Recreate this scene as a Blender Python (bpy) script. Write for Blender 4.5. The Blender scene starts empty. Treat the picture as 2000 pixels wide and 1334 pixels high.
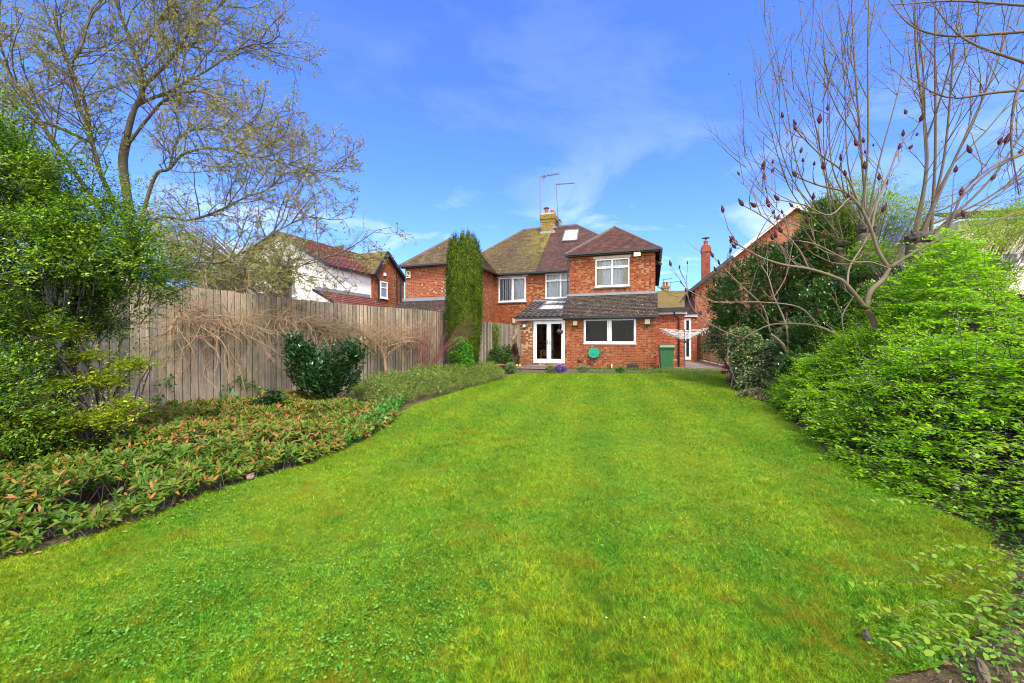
import bpy, math, random
import numpy as np
from mathutils import Vector, Matrix, noise as mnoise
sc = bpy.context.scene
COL = sc.collection
F = 790.0
CAMZ = 1.3
# ---------------------------------------------------------------- camera
cam = bpy.data.cameras.new("camera"); cam.lens = 36.0*F/2000.0; cam.sensor_width = 36; cam.clip_end = 3000; cam.clip_start = 0.05
cam.shift_y = -0.0015
camo = bpy.data.objects.new("camera", cam); COL.objects.link(camo)
camo.location = (0, 0, CAMZ); camo.rotation_euler = (math.radians(90), 0, 0)
sc.camera = camo
# ---------------------------------------------------------------- light
SUN_EL, SUN_AZ = math.radians(55), math.radians(160)     # azimuth clockwise from +Y (behind the camera, to the left)
sc.view_settings.view_transform = 'Standard'; sc.view_settings.look = 'None'
sc.view_settings.exposure = 1.3; sc.view_settings.gamma = 1.0
w = bpy.data.worlds.new("World"); sc.world = w; w.use_nodes = True
nt = w.node_tree; N = nt.nodes; LK = nt.links; N.clear()
out = N.new('ShaderNodeOutputWorld'); bg = N.new('ShaderNodeBackground'); bg.inputs[1].default_value = 0.15
sky = N.new('ShaderNodeTexSky'); sky.sky_type = 'NISHITA'; sky.sun_disc = False
sky.sun_elevation = SUN_EL; sky.sun_rotation = SUN_AZ; sky.air_density = 1.0; sky.dust_density = 0.6; sky.ozone_density = 2.0
mul = N.new('ShaderNodeMixRGB'); mul.blend_type = 'MULTIPLY'; mul.inputs[0].default_value = 1; mul.inputs[2].default_value = (0.38, 0.56, 1.12, 1)
LK.new(sky.outputs[0], mul.inputs[1])
tc = N.new('ShaderNodeTexCoord'); sep = N.new('ShaderNodeSeparateXYZ'); LK.new(tc.outputs['Generated'], sep.inputs[0])
zm = N.new('ShaderNodeMath'); zm.operation = 'MAXIMUM'; zm.inputs[1].default_value = 0.06; LK.new(sep.outputs[2], zm.inputs[0])
za = N.new('ShaderNodeMath'); za.operation = 'ADD'; za.inputs[1].default_value = 0.12; LK.new(zm.outputs[0], za.inputs[0])
dx = N.new('ShaderNodeMath'); dx.operation = 'DIVIDE'; LK.new(sep.outputs[0], dx.inputs[0]); LK.new(za.outputs[0], dx.inputs[1])
dy = N.new('ShaderNodeMath'); dy.operation = 'DIVIDE'; LK.new(sep.outputs[1], dy.inputs[0]); LK.new(za.outputs[0], dy.inputs[1])
cmb = N.new('ShaderNodeCombineXYZ'); LK.new(dx.outputs[0], cmb.inputs[0]); LK.new(dy.outputs[0], cmb.inputs[1]); cmb.inputs[2].default_value = 6.2
nz = N.new('ShaderNodeTexNoise'); nz.inputs['Scale'].default_value = 1.5; nz.inputs['Detail'].default_value = 7; nz.inputs['Roughness'].default_value = 0.55
nz.inputs['Distortion'].default_value = 0.5
LK.new(cmb.outputs[0], nz.inputs['Vector'])
cr = N.new('ShaderNodeValToRGB'); cr.color_ramp.elements[0].position = 0.50; cr.color_ramp.elements[1].position = 0.72
cr.color_ramp.elements[1].color = (0.75, 0.75, 0.75, 1)
LK.new(nz.outputs[0], cr.inputs[0])
# cirrus thins out towards the zenith
el = N.new('ShaderNodeMapRange'); el.inputs[1].default_value = 0.05; el.inputs[2].default_value = 0.45; el.inputs[3].default_value = 1.0; el.inputs[4].default_value = 0.12
LK.new(sep.outputs[2], el.inputs[0])
cm0 = N.new('ShaderNodeMath'); cm0.operation = 'MULTIPLY'; LK.new(cr.outputs[0], cm0.inputs[0]); LK.new(el.outputs[0], cm0.inputs[1])
# unseen bright cloud bank added behind the camera as white fill light
bk = N.new('ShaderNodeMapRange'); bk.inputs[1].default_value = 0.0; bk.inputs[2].default_value = -0.55; bk.inputs[3].default_value = 0.0; bk.inputs[4].default_value = 0.8; LK.new(sep.outputs[1], bk.inputs[0])
cm = N.new('ShaderNodeMath'); cm.operation = 'MAXIMUM'; LK.new(cm0.outputs[0], cm.inputs[0]); cm.inputs[1].default_value = 0
mx2 = N.new('ShaderNodeMixRGB'); mx2.inputs[2].default_value = (10.5, 9.9, 9.2, 1); LK.new(bk.outputs[0], mx2.inputs[0])
mx = N.new('ShaderNodeMixRGB'); mx.inputs[2].default_value = (4.2, 4.6, 5.2, 1)
LK.new(cm.outputs[0], mx.inputs[0]); LK.new(mul.outputs[0], mx.inputs[1]); LK.new(mx.outputs[0], mx2.inputs[1]); LK.new(mx2.outputs[0], bg.inputs[0]); LK.new(bg.outputs[0], out.inputs[0])
sl = bpy.data.lights.new("sun", 'SUN'); sl.energy = 2.3; sl.angle = math.radians(13); sl.color = (1.0, 0.93, 0.80)
so = bpy.data.objects.new("sun", sl); COL.objects.link(so)
sd = Vector((math.sin(SUN_AZ)*math.cos(SUN_EL), math.cos(SUN_AZ)*math.cos(SUN_EL), math.sin(SUN_EL)))
so.rotation_euler = sd.to_track_quat('Z', 'Y').to_euler(); so.location = (0, 0, 30)
sc.cycles.filter_width = 1.05; sc.cycles.max_bounces = 6; sc.cycles.diffuse_bounces = 3; sc.cycles.transparent_max_bounces = 12
# ---------------------------------------------------------------- geometry helpers
def P(x, y, D):                       # photograph pixel -> point of the garden at depth D
    return Vector(((x-1000)/F*D, D, CAMZ-(y-664)/F*D))
def G(x, y, z=0.0):
    D = (CAMZ-z)*F/(y-664); return ((x-1000)/F*D, D)
class Frame:
    def __init__(s, ox, oy, deg):
        s.a = math.radians(deg); s.o = Vector((ox, oy, 0)); s.eu = Vector((math.cos(s.a), -math.sin(s.a), 0)); s.ev = Vector((math.sin(s.a), math.cos(s.a), 0))
    def ray(s, x, y):
        d = Vector(((x-1000)/F, 1, (664-y)/F)); c = Vector((0, 0, CAMZ))-s.o
        return Vector((c.dot(s.eu), c.dot(s.ev), CAMZ)), Vector((d.dot(s.eu), d.dot(s.ev), d.z))
    def pv(s, x, y, v):
        c, d = s.ray(x, y); t = (v-c.y)/d.y; return c.x+t*d.x, c.z+t*d.z
    def pu(s, x, y, u):
        c, d = s.ray(x, y); t = (u-c.x)/d.x; return c.y+t*d.y, c.z+t*d.z
    def slope(s, x, y, v0, z0, k):    # plane z = z0 + k (v - v0)
        c, d = s.ray(x, y); t = (z0+k*(c.y-v0)-c.z)/(d.z-k*d.y); return c+t*d
    def W(s, u, v, z=0): return s.o+s.eu*u+s.ev*v+Vector((0, 0, z))
def link(o, parent=None):
    COL.objects.link(o)
    if parent is not None: o.parent = parent
    return o
def tag(o, label, cat, group=None, kind=None):
    o['label'] = label
    if cat: o['category'] = cat
    if group: o['group'] = group
    if kind: o['kind'] = kind
    return o
def empty(name, loc, rz=0.0):
    o = bpy.data.objects.new(name, None); o.empty_display_size = 0.2; o.location = loc; o.rotation_euler = (0, 0, rz); return link(o)
def copy_tree(o, parent=None):
    c = o.copy(); link(c)
    if parent is not None: c.parent = parent
    for ch in list(o.children): copy_tree(ch, c)
    return c
class MB:
    def __init__(s): s.v = []; s.f = []; s.uv = []; s.sm = False
    def poly(s, pts, uv=None):
        n = len(s.v); s.v += [tuple(p) for p in pts]; s.f.append(tuple(range(n, n+len(pts))))
        s.uv += (uv if uv else [(0, 0)]*len(pts)); return s
    def box(s, x0, x1, y0, y1, z0, z1):
        a, b = sorted((x0, x1)); c, d = sorted((y0, y1)); e, f = sorted((z0, z1))
        p = [(a, c, e), (b, c, e), (b, d, e), (a, d, e), (a, c, f), (b, c, f), (b, d, f), (a, d, f)]
        for q in ((0, 3, 2, 1), (4, 5, 6, 7), (0, 1, 5, 4), (1, 2, 6, 5), (2, 3, 7, 6), (3, 0, 4, 7)): s.poly([p[i] for i in q])
        return s
    def bar(s, a, b, w, h=None):      # square bar from a to b
        a = Vector(a); b = Vector(b); h = h or w; d = (b-a).normalized()
        up = Vector((0, 0, 1)) if abs(d.z) < .95 else Vector((0, 1, 0)); x = d.cross(up).normalized()*w/2; y = x.cross(d).normalized()*h/2
        A = [a-x-y, a+x-y, a+x+y, a-x+y]; B = [b-x-y, b+x-y, b+x+y, b-x+y]
        s.poly(A[::-1]); s.poly(B)
        for i in range(4): j = (i+1) % 4; s.poly([A[i], A[j], B[j], B[i]])
        return s
    def prism(s, pts, off):           # polygon extruded by a vector
        off = Vector(off); A = [Vector(p) for p in pts]; B = [p+off for p in A]
        s.poly(A); s.poly(B[::-1])
        for i in range(len(A)): j = (i+1) % len(A); s.poly([A[j], A[i], B[i], B[j]])
        return s
    def tube(s, pts, rad, n=6, cap=True):
        V, Fc = tube_arrays([Vector(p) for p in pts], rad, n); k = len(s.v)
        s.v += V; s.f += [tuple(i+k for i in f) for f in Fc]; s.uv += [(0, 0)]*sum(len(f) for f in Fc)
        if cap:
            s.f.append(tuple(k+i for i in range(n))[::-1]); s.f.append(tuple(len(s.v)-n+i for i in range(n))); s.uv += [(0, 0)]*(2*n)
        return s
    def lathe(s, c, prof, n=16):      # prof: (radius, z)
        k = len(s.v); c = Vector(c)
        for r, z in prof:
            for i in range(n):
                a = 2*math.pi*i/n; s.v.append((c.x+r*math.cos(a), c.y+r*math.sin(a), c.z+z))
        for j in range(len(prof)-1):
            for i in range(n):
                i2 = (i+1) % n; s.f.append((k+j*n+i, k+j*n+i2, k+(j+1)*n+i2, k+(j+1)*n+i)); s.uv += [(0, 0)]*4
        return s
    def build(s, name, mat, parent=None, smooth=False):
        m = bpy.data.meshes.new(name); m.from_pydata(s.v, [], s.f); m.update()
        if any(u != (0, 0) for u in s.uv[:400]):
            l = m.uv_layers.new(name="UVMap"); l.data.foreach_set("uv", [c for u in s.uv for c in u])
        m.materials.append(mat)
        if smooth: m.polygons.foreach_set("use_smooth", [True]*len(m.polygons))
        return link(bpy.data.objects.new(name, m), parent)
def tube_arrays(pts, rad, n=6):
    V = []; Fc = []; m = len(pts)
    if not hasattr(rad, '__len__'): rad = [rad]*m
    t = (pts[1]-pts[0]).normalized(); x = t.orthogonal().normalized()
    for i in range(m):
        t2 = (pts[min(i+1, m-1)]-pts[max(i-1, 0)])
        if t2.length > 1e-9: t = t2.normalized()
        x = (x-t*x.dot(t))
        x = x.normalized() if x.length > 1e-6 else t.orthogonal().normalized()
        y = t.cross(x)
        for k in range(n):
            a = 2*math.pi*k/n; V.append(tuple(pts[i]+(x*math.cos(a)+y*math.sin(a))*rad[i]))
    for i in range(m-1):
        for k in range(n):
            k2 = (k+1) % n; Fc.append((i*n+k, i*n+k2, (i+1)*n+k2, (i+1)*n+k))
    return V, Fc
def npmesh(name, V, k, mat, parent=None):      # V (M,3), faces of k consecutive vertices
    V = np.asarray(V, dtype=np.float32).reshape(-1, 3); nv = len(V); nf = nv//k
    m = bpy.data.meshes.new(name); m.vertices.add(nv); m.vertices.foreach_set("co", V.ravel())
    m.loops.add(nv); m.loops.foreach_set("vertex_index", np.arange(nv, dtype=np.int32))
    m.polygons.add(nf); m.polygons.foreach_set("loop_start", np.arange(0, nv, k, dtype=np.int32))
    m.update(calc_edges=True); m.materials.append(mat)
    return link(bpy.data.objects.new(name, m), parent)
def nrm(a): return a/np.maximum(np.linalg.norm(a, axis=-1, keepdims=True), 1e-9)
def leafV(pos, ax, up, size, wr=0.45, fold=0.12, bend=0.0):   # folded rhombus leaves -> (N*4,3)
    ax = nrm(ax); s = nrm(np.cross(ax, up)); n = np.cross(s, ax); L = size[:, None]
    b = pos; t = pos+ax*L-n*L*bend; mid = pos+ax*L*.45
    l = mid+s*L*wr*.5+n*L*fold; r = mid-s*L*wr*.5+n*L*fold
    return np.stack([b, r, t, l], axis=1).reshape(-1, 3)
def ovalV(pos, ax, up, size, wr=0.45, fold=0.1, bend=0.15):   # six-sided leaves, a little curled -> (N*6,3)
    ax = nrm(ax); s = nrm(np.cross(ax, up)); n = np.cross(s, ax); L = np.asarray(size)[:, None]; w = wr*.5
    def q(t, k): return pos+ax*L*t+s*L*w*k+n*L*(fold*abs(k)-bend*t*t)
    return np.stack([q(0, 0), q(.28, -.92), q(.68, -.8), q(1, 0), q(.68, .8), q(.28, .92)], axis=1).reshape(-1, 3)
def stemV(a, b, r0, r1):              # three-sided twigs as quads (N*12,3)
    t = nrm(b-a); ref = np.where(np.abs(t[:, 2:3]) > .9, np.array([[1., 0, 0]]), np.array([[0, 0, 1.]]))
    x = nrm(np.cross(t, ref)); y = np.cross(t, x); out = []
    r0 = np.broadcast_to(np.asarray(r0, float), (len(a),))[:, None]; r1 = np.broadcast_to(np.asarray(r1, float), (len(a),))[:, None]
    R = [(math.cos(q), math.sin(q)) for q in (0, 2.094, 4.189)]
    for i in range(3):
        c0, s0 = R[i]; c1, s1 = R[(i+1) % 3]
        out.append(np.stack([a+(x*c0+y*s0)*r0, a+(x*c1+y*s1)*r0, b+(x*c1+y*s1)*r1, b+(x*c0+y*s0)*r1], axis=1))
    return np.stack(out, axis=1).reshape(-1, 3)
def sprayV(rng, base, ax, k, L, size, wr=.45, spread=.9, up=None, jit=.35, fold=.12, t0=.15, droop=0.0, sj=.3):
    n = len(base); ax = nrm(ax); up0 = np.array([[0, 0, 1.]]) if up is None else up
    side = nrm(np.cross(ax, up0+rng.normal(0, .05, (n, 3)))); L = np.broadcast_to(np.asarray(L, float), (n,))[:, None]
    out = []
    for i in range(k):
        t = t0+(1-t0)*i/max(k-1, 1); sg = 1 if i % 2 else -1
        if i == k-1: sg = 0
        p = base+ax*L*t-np.array([[0, 0, 1.]])*L*droop*t*t
        a = nrm(ax*.6+side*sg*spread+rng.normal(0, jit, (n, 3))); u = up0+rng.normal(0, .35, (n, 3))
        sz = size*(1+rng.normal(0, sj, n)).clip(.4, 1.7)*(1-.25*t)
        out.append(leafV(p, a, u, sz, wr, fold))
    return np.concatenate(out)
def rosetteV(rng, base, ax, k, size, wr=.3, open_=1.0, fold=.1, bend=.15, sj=.25, lf=None):
    n = len(base); ax = nrm(ax); x = nrm(np.cross(ax, rng.normal(0, 1, (n, 3)))); y = np.cross(ax, x); out = []
    ph = rng.uniform(0, 6.28, n)
    for i in range(k):
        a = ph+i*2.4; o = open_*(.55+.9*(i/k))
        d = nrm(ax+(x*np.cos(a)[:, None]+y*np.sin(a)[:, None])*o+rng.normal(0, .12, (n, 3)))
        out.append((lf or leafV)(base-ax*(np.asarray(size)*.3)[:, None]*(i/k), d, ax+rng.normal(0, .1, (n, 3)), size*(1+rng.normal(0, sj, n)).clip(.45, 1.6), wr, fold, bend))
    return np.concatenate(out)
def catmull(pts, sub=5):
    pts = [Vector(p) for p in pts]; q = [pts[0]*2-pts[1]]+pts+[pts[-1]*2-pts[-2]]; o = []
    for i in range(1, len(q)-2):
        a, b, c, d = q[i-1:i+3]
        for j in range(sub):
            t = j/sub; o.append(.5*((2*b)+(c-a)*t+(2*a-5*b+4*c-d)*t*t+(3*b-a-3*c+d)*t**3))
    o.append(pts[-1]); return o
# ---------------------------------------------------------------- materials
class NT:
    def __init__(s, name):
        s.m = bpy.data.materials.new(name); s.m.use_nodes = True; s.t = s.m.node_tree; s.N = s.t.nodes; s.L = s.t.links
        s.b = s.N['Principled BSDF']; s.o = s.N['Material Output']
    def n(s, typ, **k):
        q = s.N.new('ShaderNode'+typ)
        for a, b in k.items():
            if a[0] == '_': q.inputs[a[1:].replace('_', ' ')].default_value = b
            else: setattr(q, a, b)
        return q
    def l(s, a, b): s.L.new(a, b)
    def co(s, kind='Object'): return s.n('TexCoord').outputs[kind]
    def noise(s, scale, detail=4, rough=.55, vec=None, dist=0):
        q = s.n('TexNoise'); q.inputs['Scale'].default_value = scale; q.inputs['Detail'].default_value = detail; q.inputs['Roughness'].default_value = rough; q.inputs['Distortion'].default_value = dist
        s.l(vec if vec is not None else s.co(), q.inputs['Vector']); return q.outputs[0]
    def ramp(s, fac, stops, interp='LINEAR'):
        q = s.n('ValToRGB'); e = q.color_ramp.elements; q.color_ramp.interpolation = interp
        while len(e) < len(stops): e.new(.5)
        for i, (p, c) in enumerate(stops):
            e[i].position = p; e[i].color = (c[0], c[1], c[2], 1) if hasattr(c, '__len__') else (c, c, c, 1)
        s.l(fac, q.inputs[0]); return q.outputs[0]
    def mix(s, fac, a, b, mode='MIX'):
        q = s.n('MixRGB', blend_type=mode)
        for sock, v in ((q.inputs[0], fac), (q.inputs[1], a), (q.inputs[2], b)):
            if hasattr(v, 'node'): s.l(v, sock)
            elif hasattr(v, '__len__'): sock.default_value = (*v, 1)
            else: sock.default_value = v
        return q.outputs[0]
    def math(s, op, a, b=0):
        q = s.n('Math', operation=op)
        for sock, v in ((q.inputs[0], a), (q.inputs[1], b)):
            if hasattr(v, 'node'): s.l(v, sock)
            else: sock.default_value = v
        return q.outputs[0]
    def bump(s, h, st=.5, d=.01):
        q = s.n('Bump'); q.inputs['Strength'].default_value = st; q.inputs['Distance'].default_value = d; s.l(h, q.inputs['Height']); s.l(q.outputs[0], s.b.inputs['Normal'])
    def fin(s, col=None, rough=.8, spec=.5):
        if col is not None:
            if hasattr(col, 'node'): s.l(col, s.b.inputs['Base Color'])
            else: s.b.inputs['Base Color'].default_value = (*col, 1)
        s.b.inputs['Roughness'].default_value = rough; s.b.inputs['Specular IOR Level'].default_value = spec; return s.m
def plain(name, c, rough=.6, metal=0, var=.12):
    t = NT(name); f = t.noise(9, 5); col = t.mix(f, tuple(x*(1-var) for x in c), tuple(min(1, x*(1+var)) for x in c)); t.b.inputs['Metallic'].default_value = metal
    return t.fin(col, rough)
def leafmat(name, cols, trans=.35, rough=.5, spec=.35, nscale=2.2, nmix=.45, tint=(1.25, 1.15, .6), patch=None):
    t = NT(name); g = t.n('NewGeometry'); k = len(cols)
    col = t.ramp(g.outputs['Random Per Island'], [(i/(k-1) if k > 1 else 0, c) for i, c in enumerate(cols)])
    n1 = t.noise(nscale, 3, vec=t.n('TexCoord').outputs['Object']); f = t.ramp(n1, [(.35, 0), (.65, 1)])
    col2 = t.mix(1.0, col, tint, 'MULTIPLY'); col = t.mix(t.math('MULTIPLY', f, nmix), col, col2)
    t.l(col, t.b.inputs['Base Color']); t.b.inputs['Roughness'].default_value = rough; t.b.inputs['Specular IOR Level'].default_value = spec
    tr = t.n('BsdfTranslucent'); t.l(t.mix(1.0, col, (1.3, 1.35, .7), 'MULTIPLY'), tr.inputs[0]); mx = t.n('MixShader'); mx.inputs[0].default_value = trans
    t.l(t.b.outputs[0], mx.inputs[1]); t.l(tr.outputs[0], mx.inputs[2]); t.l(mx.outputs[0], t.o.inputs[0]); return t.m
def brickmat(name, c1, c2, mortar, pale=.3, palec=(.55, .42, .3), moss=0.0, scale=1.0, big=.45):
    t = NT(name); xyz = t.n('SeparateXYZ'); t.l(t.co(), xyz.inputs[0]); h = t.math('ADD', xyz.outputs[0], xyz.outputs[1]); cb = t.n('CombineXYZ'); t.l(h, cb.inputs[0]); t.l(xyz.outputs[2], cb.inputs[1])
    br = t.n('TexBrick'); br.inputs['Scale'].default_value = 1; br.inputs['Brick Width'].default_value = .225; br.inputs['Row Height'].default_value = .075; br.inputs['Mortar Size'].default_value = .007; br.inputs['Mortar Smooth'].default_value = .3; br.inputs['Bias'].default_value = 0
    br.inputs['Color1'].default_value = (0, 0, 0, 1); br.inputs['Color2'].default_value = (1, 1, 1, 1); br.inputs['Mortar'].default_value = (.5, .5, .5, 1); t.l(cb.outputs[0], br.inputs['Vector'])
    base = t.ramp(br.outputs['Color'], [(0, c1), (.45, tuple((a+b)/2 for a, b in zip(c1, c2))), (1, c2)])
    # some bricks spalled or lime-stained pale
    w = t.n('TexWhiteNoise', noise_dimensions='2D'); sn = t.n('VectorMath', operation='FLOOR'); dv = t.n('VectorMath', operation='DIVIDE'); dv.inputs[1].default_value = (.113, .075, 1); t.l(cb.outputs[0], dv.inputs[0]); t.l(dv.outputs[0], sn.inputs[0]); t.l(sn.outputs[0], w.inputs['Vector'])
    cl = t.noise(.9, 4); k = t.math('MULTIPLY', t.ramp(w.outputs['Value'], [(1-pale-.02, 0), (1-pale, 1)]), t.ramp(cl, [(.38, .05), (.62, 1)]))
    base = t.mix(t.math('MULTIPLY', k, .75), base, palec)
    dk = t.ramp(w.outputs['Value'], [(.07, .55), (.1, 1)]); base = t.mix(1.0, base, dk, 'MULTIPLY')
    base = t.mix(big, base, t.ramp(t.noise(.5, 5, .6), [(.3, (.5, .42, .36)), (.7, (1.25, 1.2, 1.1))]), 'MULTIPLY')
    col = t.mix(br.outputs['Fac'], base, mortar)
    if moss: col = t.mix(t.math('MULTIPLY', t.ramp(t.noise(3, 5), [(.4, 0), (.6, 1)]), moss), col, (.16, .17, .03))
    gr = t.noise(60, 3); col = t.mix(.25, col, t.ramp(gr, [(.3, .6), (.7, 1.3)]), 'MULTIPLY')
    t.bump(t.math('SUBTRACT', gr, t.math('MULTIPLY', br.outputs['Fac'], 1.5)), .5, .006)
    return t.fin(col, .9, .2)
def tilemat(name, c1, c2, moss=0.0, mosscol=(.2, .19, .03), tw=.165, gauge=.1, lichen=.0, mscale=.6, mpos=.45, patch=None):
    t = NT(name); uv = t.n('UVMap').outputs[0]
    br = t.n('TexBrick'); br.inputs['Scale'].default_value = 1; br.inputs['Brick Width'].default_value = tw; br.inputs['Row Height'].default_value = gauge; br.inputs['Mortar Size'].default_value = .004; br.inputs['Mortar Smooth'].default_value = 0
    br.inputs['Color1'].default_value = (0, 0, 0, 1); br.inputs['Color2'].default_value = (1, 1, 1, 1); br.inputs['Mortar'].default_value = (0, 0, 0, 1); t.l(uv, br.inputs['Vector'])
    col = t.ramp(br.outputs['Color'], [(0, c1), (1, c2)]); col = t.mix(t.math('MULTIPLY', br.outputs['Fac'], .7), col, (.02, .015, .012))
    col = t.mix(.4, col, t.ramp(t.noise(1.2, 6), [(.3, .6), (.7, 1.35)]), 'MULTIPLY')
    if moss:
        m = t.ramp(t.noise(mscale, 7, .68), [(mpos-.06, 0), (mpos+.14, 1)]); fine = t.ramp(t.noise(9, 4, .7), [(.38, 0), (.58, 1)])
        if patch:
            xz = t.n('SeparateXYZ'); t.l(t.co(), xz.inputs[0]); g1 = t.n('MapRange'); g1.inputs[1].default_value = patch[0]; g1.inputs[2].default_value = patch[1]; t.l(xz.outputs[0], g1.inputs[0]); g2 = t.n('MapRange'); g2.inputs[1].default_value = 5.4; g2.inputs[2].default_value = 7.6; t.l(xz.outputs[2], g2.inputs[0])
            pm = t.math('MULTIPLY', t.math('MULTIPLY', g1.outputs[0], g2.outputs[0]), t.ramp(t.noise(2.2, 6, .7), [(.38, 0), (.55, 1)])); col = t.mix(pm, col, (.22, .20, .02))
        col = t.mix(t.math('MULTIPLY', t.math('MULTIPLY', m, fine), moss), col, t.mix(t.noise(4, 3), tuple(c*.6 for c in mosscol), tuple(c*1.4 for c in mosscol)))
    if lichen:
        l = t.ramp(t.noise(16, 2, .5), [(.70-lichen*.06, 0), (.73-lichen*.06, 1)]); col = t.mix(t.math('MULTIPLY', l, .75), col, (.45, .42, .33))
    t.bump(t.noise(40, 3), .4, .006); return t.fin(col, .85, .25)
M = {}
M['brick'] = brickmat('brick_red', (0.1968, 0.03936, 0.01312), (0.3034, 0.082, 0.02788), (0.2296, 0.1353, 0.0779), pale=.26, palec=(0.41, 0.2378, 0.1271))
M['brick_low'] = brickmat('brick_orange', (0.205, 0.04264, 0.01476), (0.3198, 0.0943, 0.03116), (0.2788, 0.1804, 0.1148), pale=.18, palec=(0.4264, 0.2542, 0.1394))
M['brick_pier'] = brickmat('brick_pier', (0.1968, 0.0656, 0.0287), (0.2788, 0.1066, 0.0451), (0.1804, 0.1148, 0.0738), pale=.4, palec=(0.5412, 0.3936, 0.2706))
M['brick_left'] = brickmat('brick_left', (0.2214, 0.0492, 0.01968), (0.3116, 0.0861, 0.0328), (0.3444, 0.2296, 0.164), pale=.06)
M['brick_side'] = brickmat('brick_dark', (0.246, 0.0451, 0.01804), (0.3444, 0.082, 0.0328), (0.328, 0.2214, 0.164), pale=.05)
M['brick_far'] = brickmat('brick_far', (0.2378, 0.0697, 0.03444), (0.3198, 0.1148, 0.0574), (0.2788, 0.1804, 0.123), pale=.12, palec=(0.41, 0.2706, 0.1804))
M['brick_moss'] = brickmat('brick_chimney', (.20, .075, .03), (.30, .12, .04), (.13, .11, .05), moss=.95)
M['tile_moss'] = tilemat('tile_mossy', (.06, .042, .028), (.16, .10, .06), moss=.65, mosscol=(.13, .11, .02), lichen=.7, mscale=.5, mpos=.47, patch=(-8.2, -6.4))
M['tile_new'] = tilemat('tile_brown', (.075, .040, .033), (.14, .074, .06), lichen=0)
M['tile_wing'] = tilemat('tile_wing', (.075, .034, .028), (.15, .068, .053))
M['tile_low'] = tilemat('tile_lean', (.028, .020, .017), (.075, .054, .044), moss=.4, mosscol=(.07, .062, .015), lichen=.7, mscale=1.5, mpos=.5)
M['tile_pan'] = tilemat('tile_pan', (.045, .04, .042), (.11, .09, .09), tw=.3, gauge=.3)
M['tile_red'] = tilemat('tile_red', (.12, .036, .028), (.17, .056, .042), tw=.3, gauge=.25)
M['tile_far'] = tilemat('tile_far', (.14, .1, .05), (.22, .17, .08), moss=.9, mosscol=(.17, .13, .02), mscale=.3, mpos=.4)
M['white'] = plain('upvc_white', (.82, .83, .85), .35, var=.03)
M['fascia'] = plain('fascia_white', (.72, .7, .7), .5, var=.06)
M['render'] = plain('render_white', (.80, .78, .74), .9, var=.05)
M['cream'] = plain('render_cream', (.72, .64, .5), .9, var=.06)
M['black'] = plain('plastic_black', (.018, .018, .02), .4)
M['lead'] = plain('lead_grey', (.2, .22, .25), .55, var=.2)
M['steel'] = plain('steel_grey', (.12, .12, .13), .5, metal=0)
M['sill'] = plain('sill_dark', (.09, .06, .05), .6)
M['lintel'] = plain('lintel_stone', (.5, .42, .33), .8)
M['terracotta'] = plain('terracotta', (.36, .09, .05), .8, var=.25)
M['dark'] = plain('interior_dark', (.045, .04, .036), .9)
M['net'] = plain('net_curtain', (.62, .66, .70), .9, var=.2)
M['navy'] = plain('blind_navy', (.06, .065, .09), .9)
M['curtain'] = plain('curtain_cream', (.5, .43, .3), .9, var=.2)
M['timber'] = plain('oak_furniture', (.4, .2, .06), .5)
M['green_bin'] = plain('bin_green', (.03, .13, .045), .45, var=.15)
M['teal'] = plain('reel_green', (.0, .33, .2), .4)
def glassmat(name, tint, refl=.9):
    t = NT(name); t.N.remove(t.b); tr = t.n('BsdfTransparent'); tr.inputs[0].default_value = (*tint, 1); gl = t.n('BsdfGlossy'); gl.inputs['Roughness'].default_value = .03; gl.inputs[0].default_value = (refl, refl, refl, 1)
    fr = t.n('Fresnel'); fr.inputs[0].default_value = 1.42; mx = t.n('MixShader'); t.l(fr.outputs[0], mx.inputs[0]); t.l(tr.outputs[0], mx.inputs[1]); t.l(gl.outputs[0], mx.inputs[2]); t.l(mx.outputs[0], t.o.inputs[0]); return t.m
M['glass'] = glassmat('glass', (.85, .88, .88)); M['glass_low'] = glassmat('glass_dim_reflection', (.8, .82, .8), .45)  # lower pane's reflection dimmed in colour, standing in for dark trees behind the camera
def lamp(name, c, e):
    t = NT(name); t.b.inputs['Emission Color'].default_value = (*c, 1); t.b.inputs['Emission Strength'].default_value = e; return t.fin(c, .5)
M['flood'] = lamp('flood_light', (1, .74, .26), 2.6)
M['lampglass'] = plain('lamp_glass', (.6, .52, .3), .3)
def woodmat(name, a, b, moss=.25):
    t = NT(name); g = t.n('NewGeometry'); mp = t.n('Mapping'); mp.inputs['Scale'].default_value = (14, 14, 1.2); t.l(t.co(), mp.inputs[0])
    f = t.noise(2.2, 7, .7, vec=mp.outputs[0], dist=.6); col = t.ramp(f, [(.25, tuple(x*.6 for x in a)), (.5, a), (.72, b)])
    col = t.mix(1.0, col, t.ramp(g.outputs['Random Per Island'], [(0, (.6, .58, .58)), (.3, (.85, .86, .82)), (.6, (1.02, .98, .92)), (1, (1.3, 1.2, 1.08))]), 'MULTIPLY')
    mm = t.ramp(t.noise(1.1, 5, .6), [(.45, 0), (.68, 1)]); col = t.mix(t.math('MULTIPLY', mm, moss), col, (.1, .12, .04))
    st = t.ramp(t.noise(.8, 5, .6), [(.35, .72), (.6, 1.1)]); col = t.mix(.8, col, st, 'MULTIPLY')
    t.bump(f, .5, .004); return t.fin(col, .9, .15)
M['fence'] = woodmat('weathered_boards', (.38, .315, .24), (.62, .54, .43), .42)
M['fence_far'] = woodmat('pale_boards', (.30, .26, .215), (.47, .42, .35), .1)
M['edge'] = woodmat('board_edge', (.07, .055, .035), (.13, .10, .065), .3)  # dark edge tone: algae stain plus the shadow line between boards, put in colour
M['lattice'] = woodmat('lattice_wood', (.42, .32, .19), (.62, .5, .33), .3)
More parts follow.
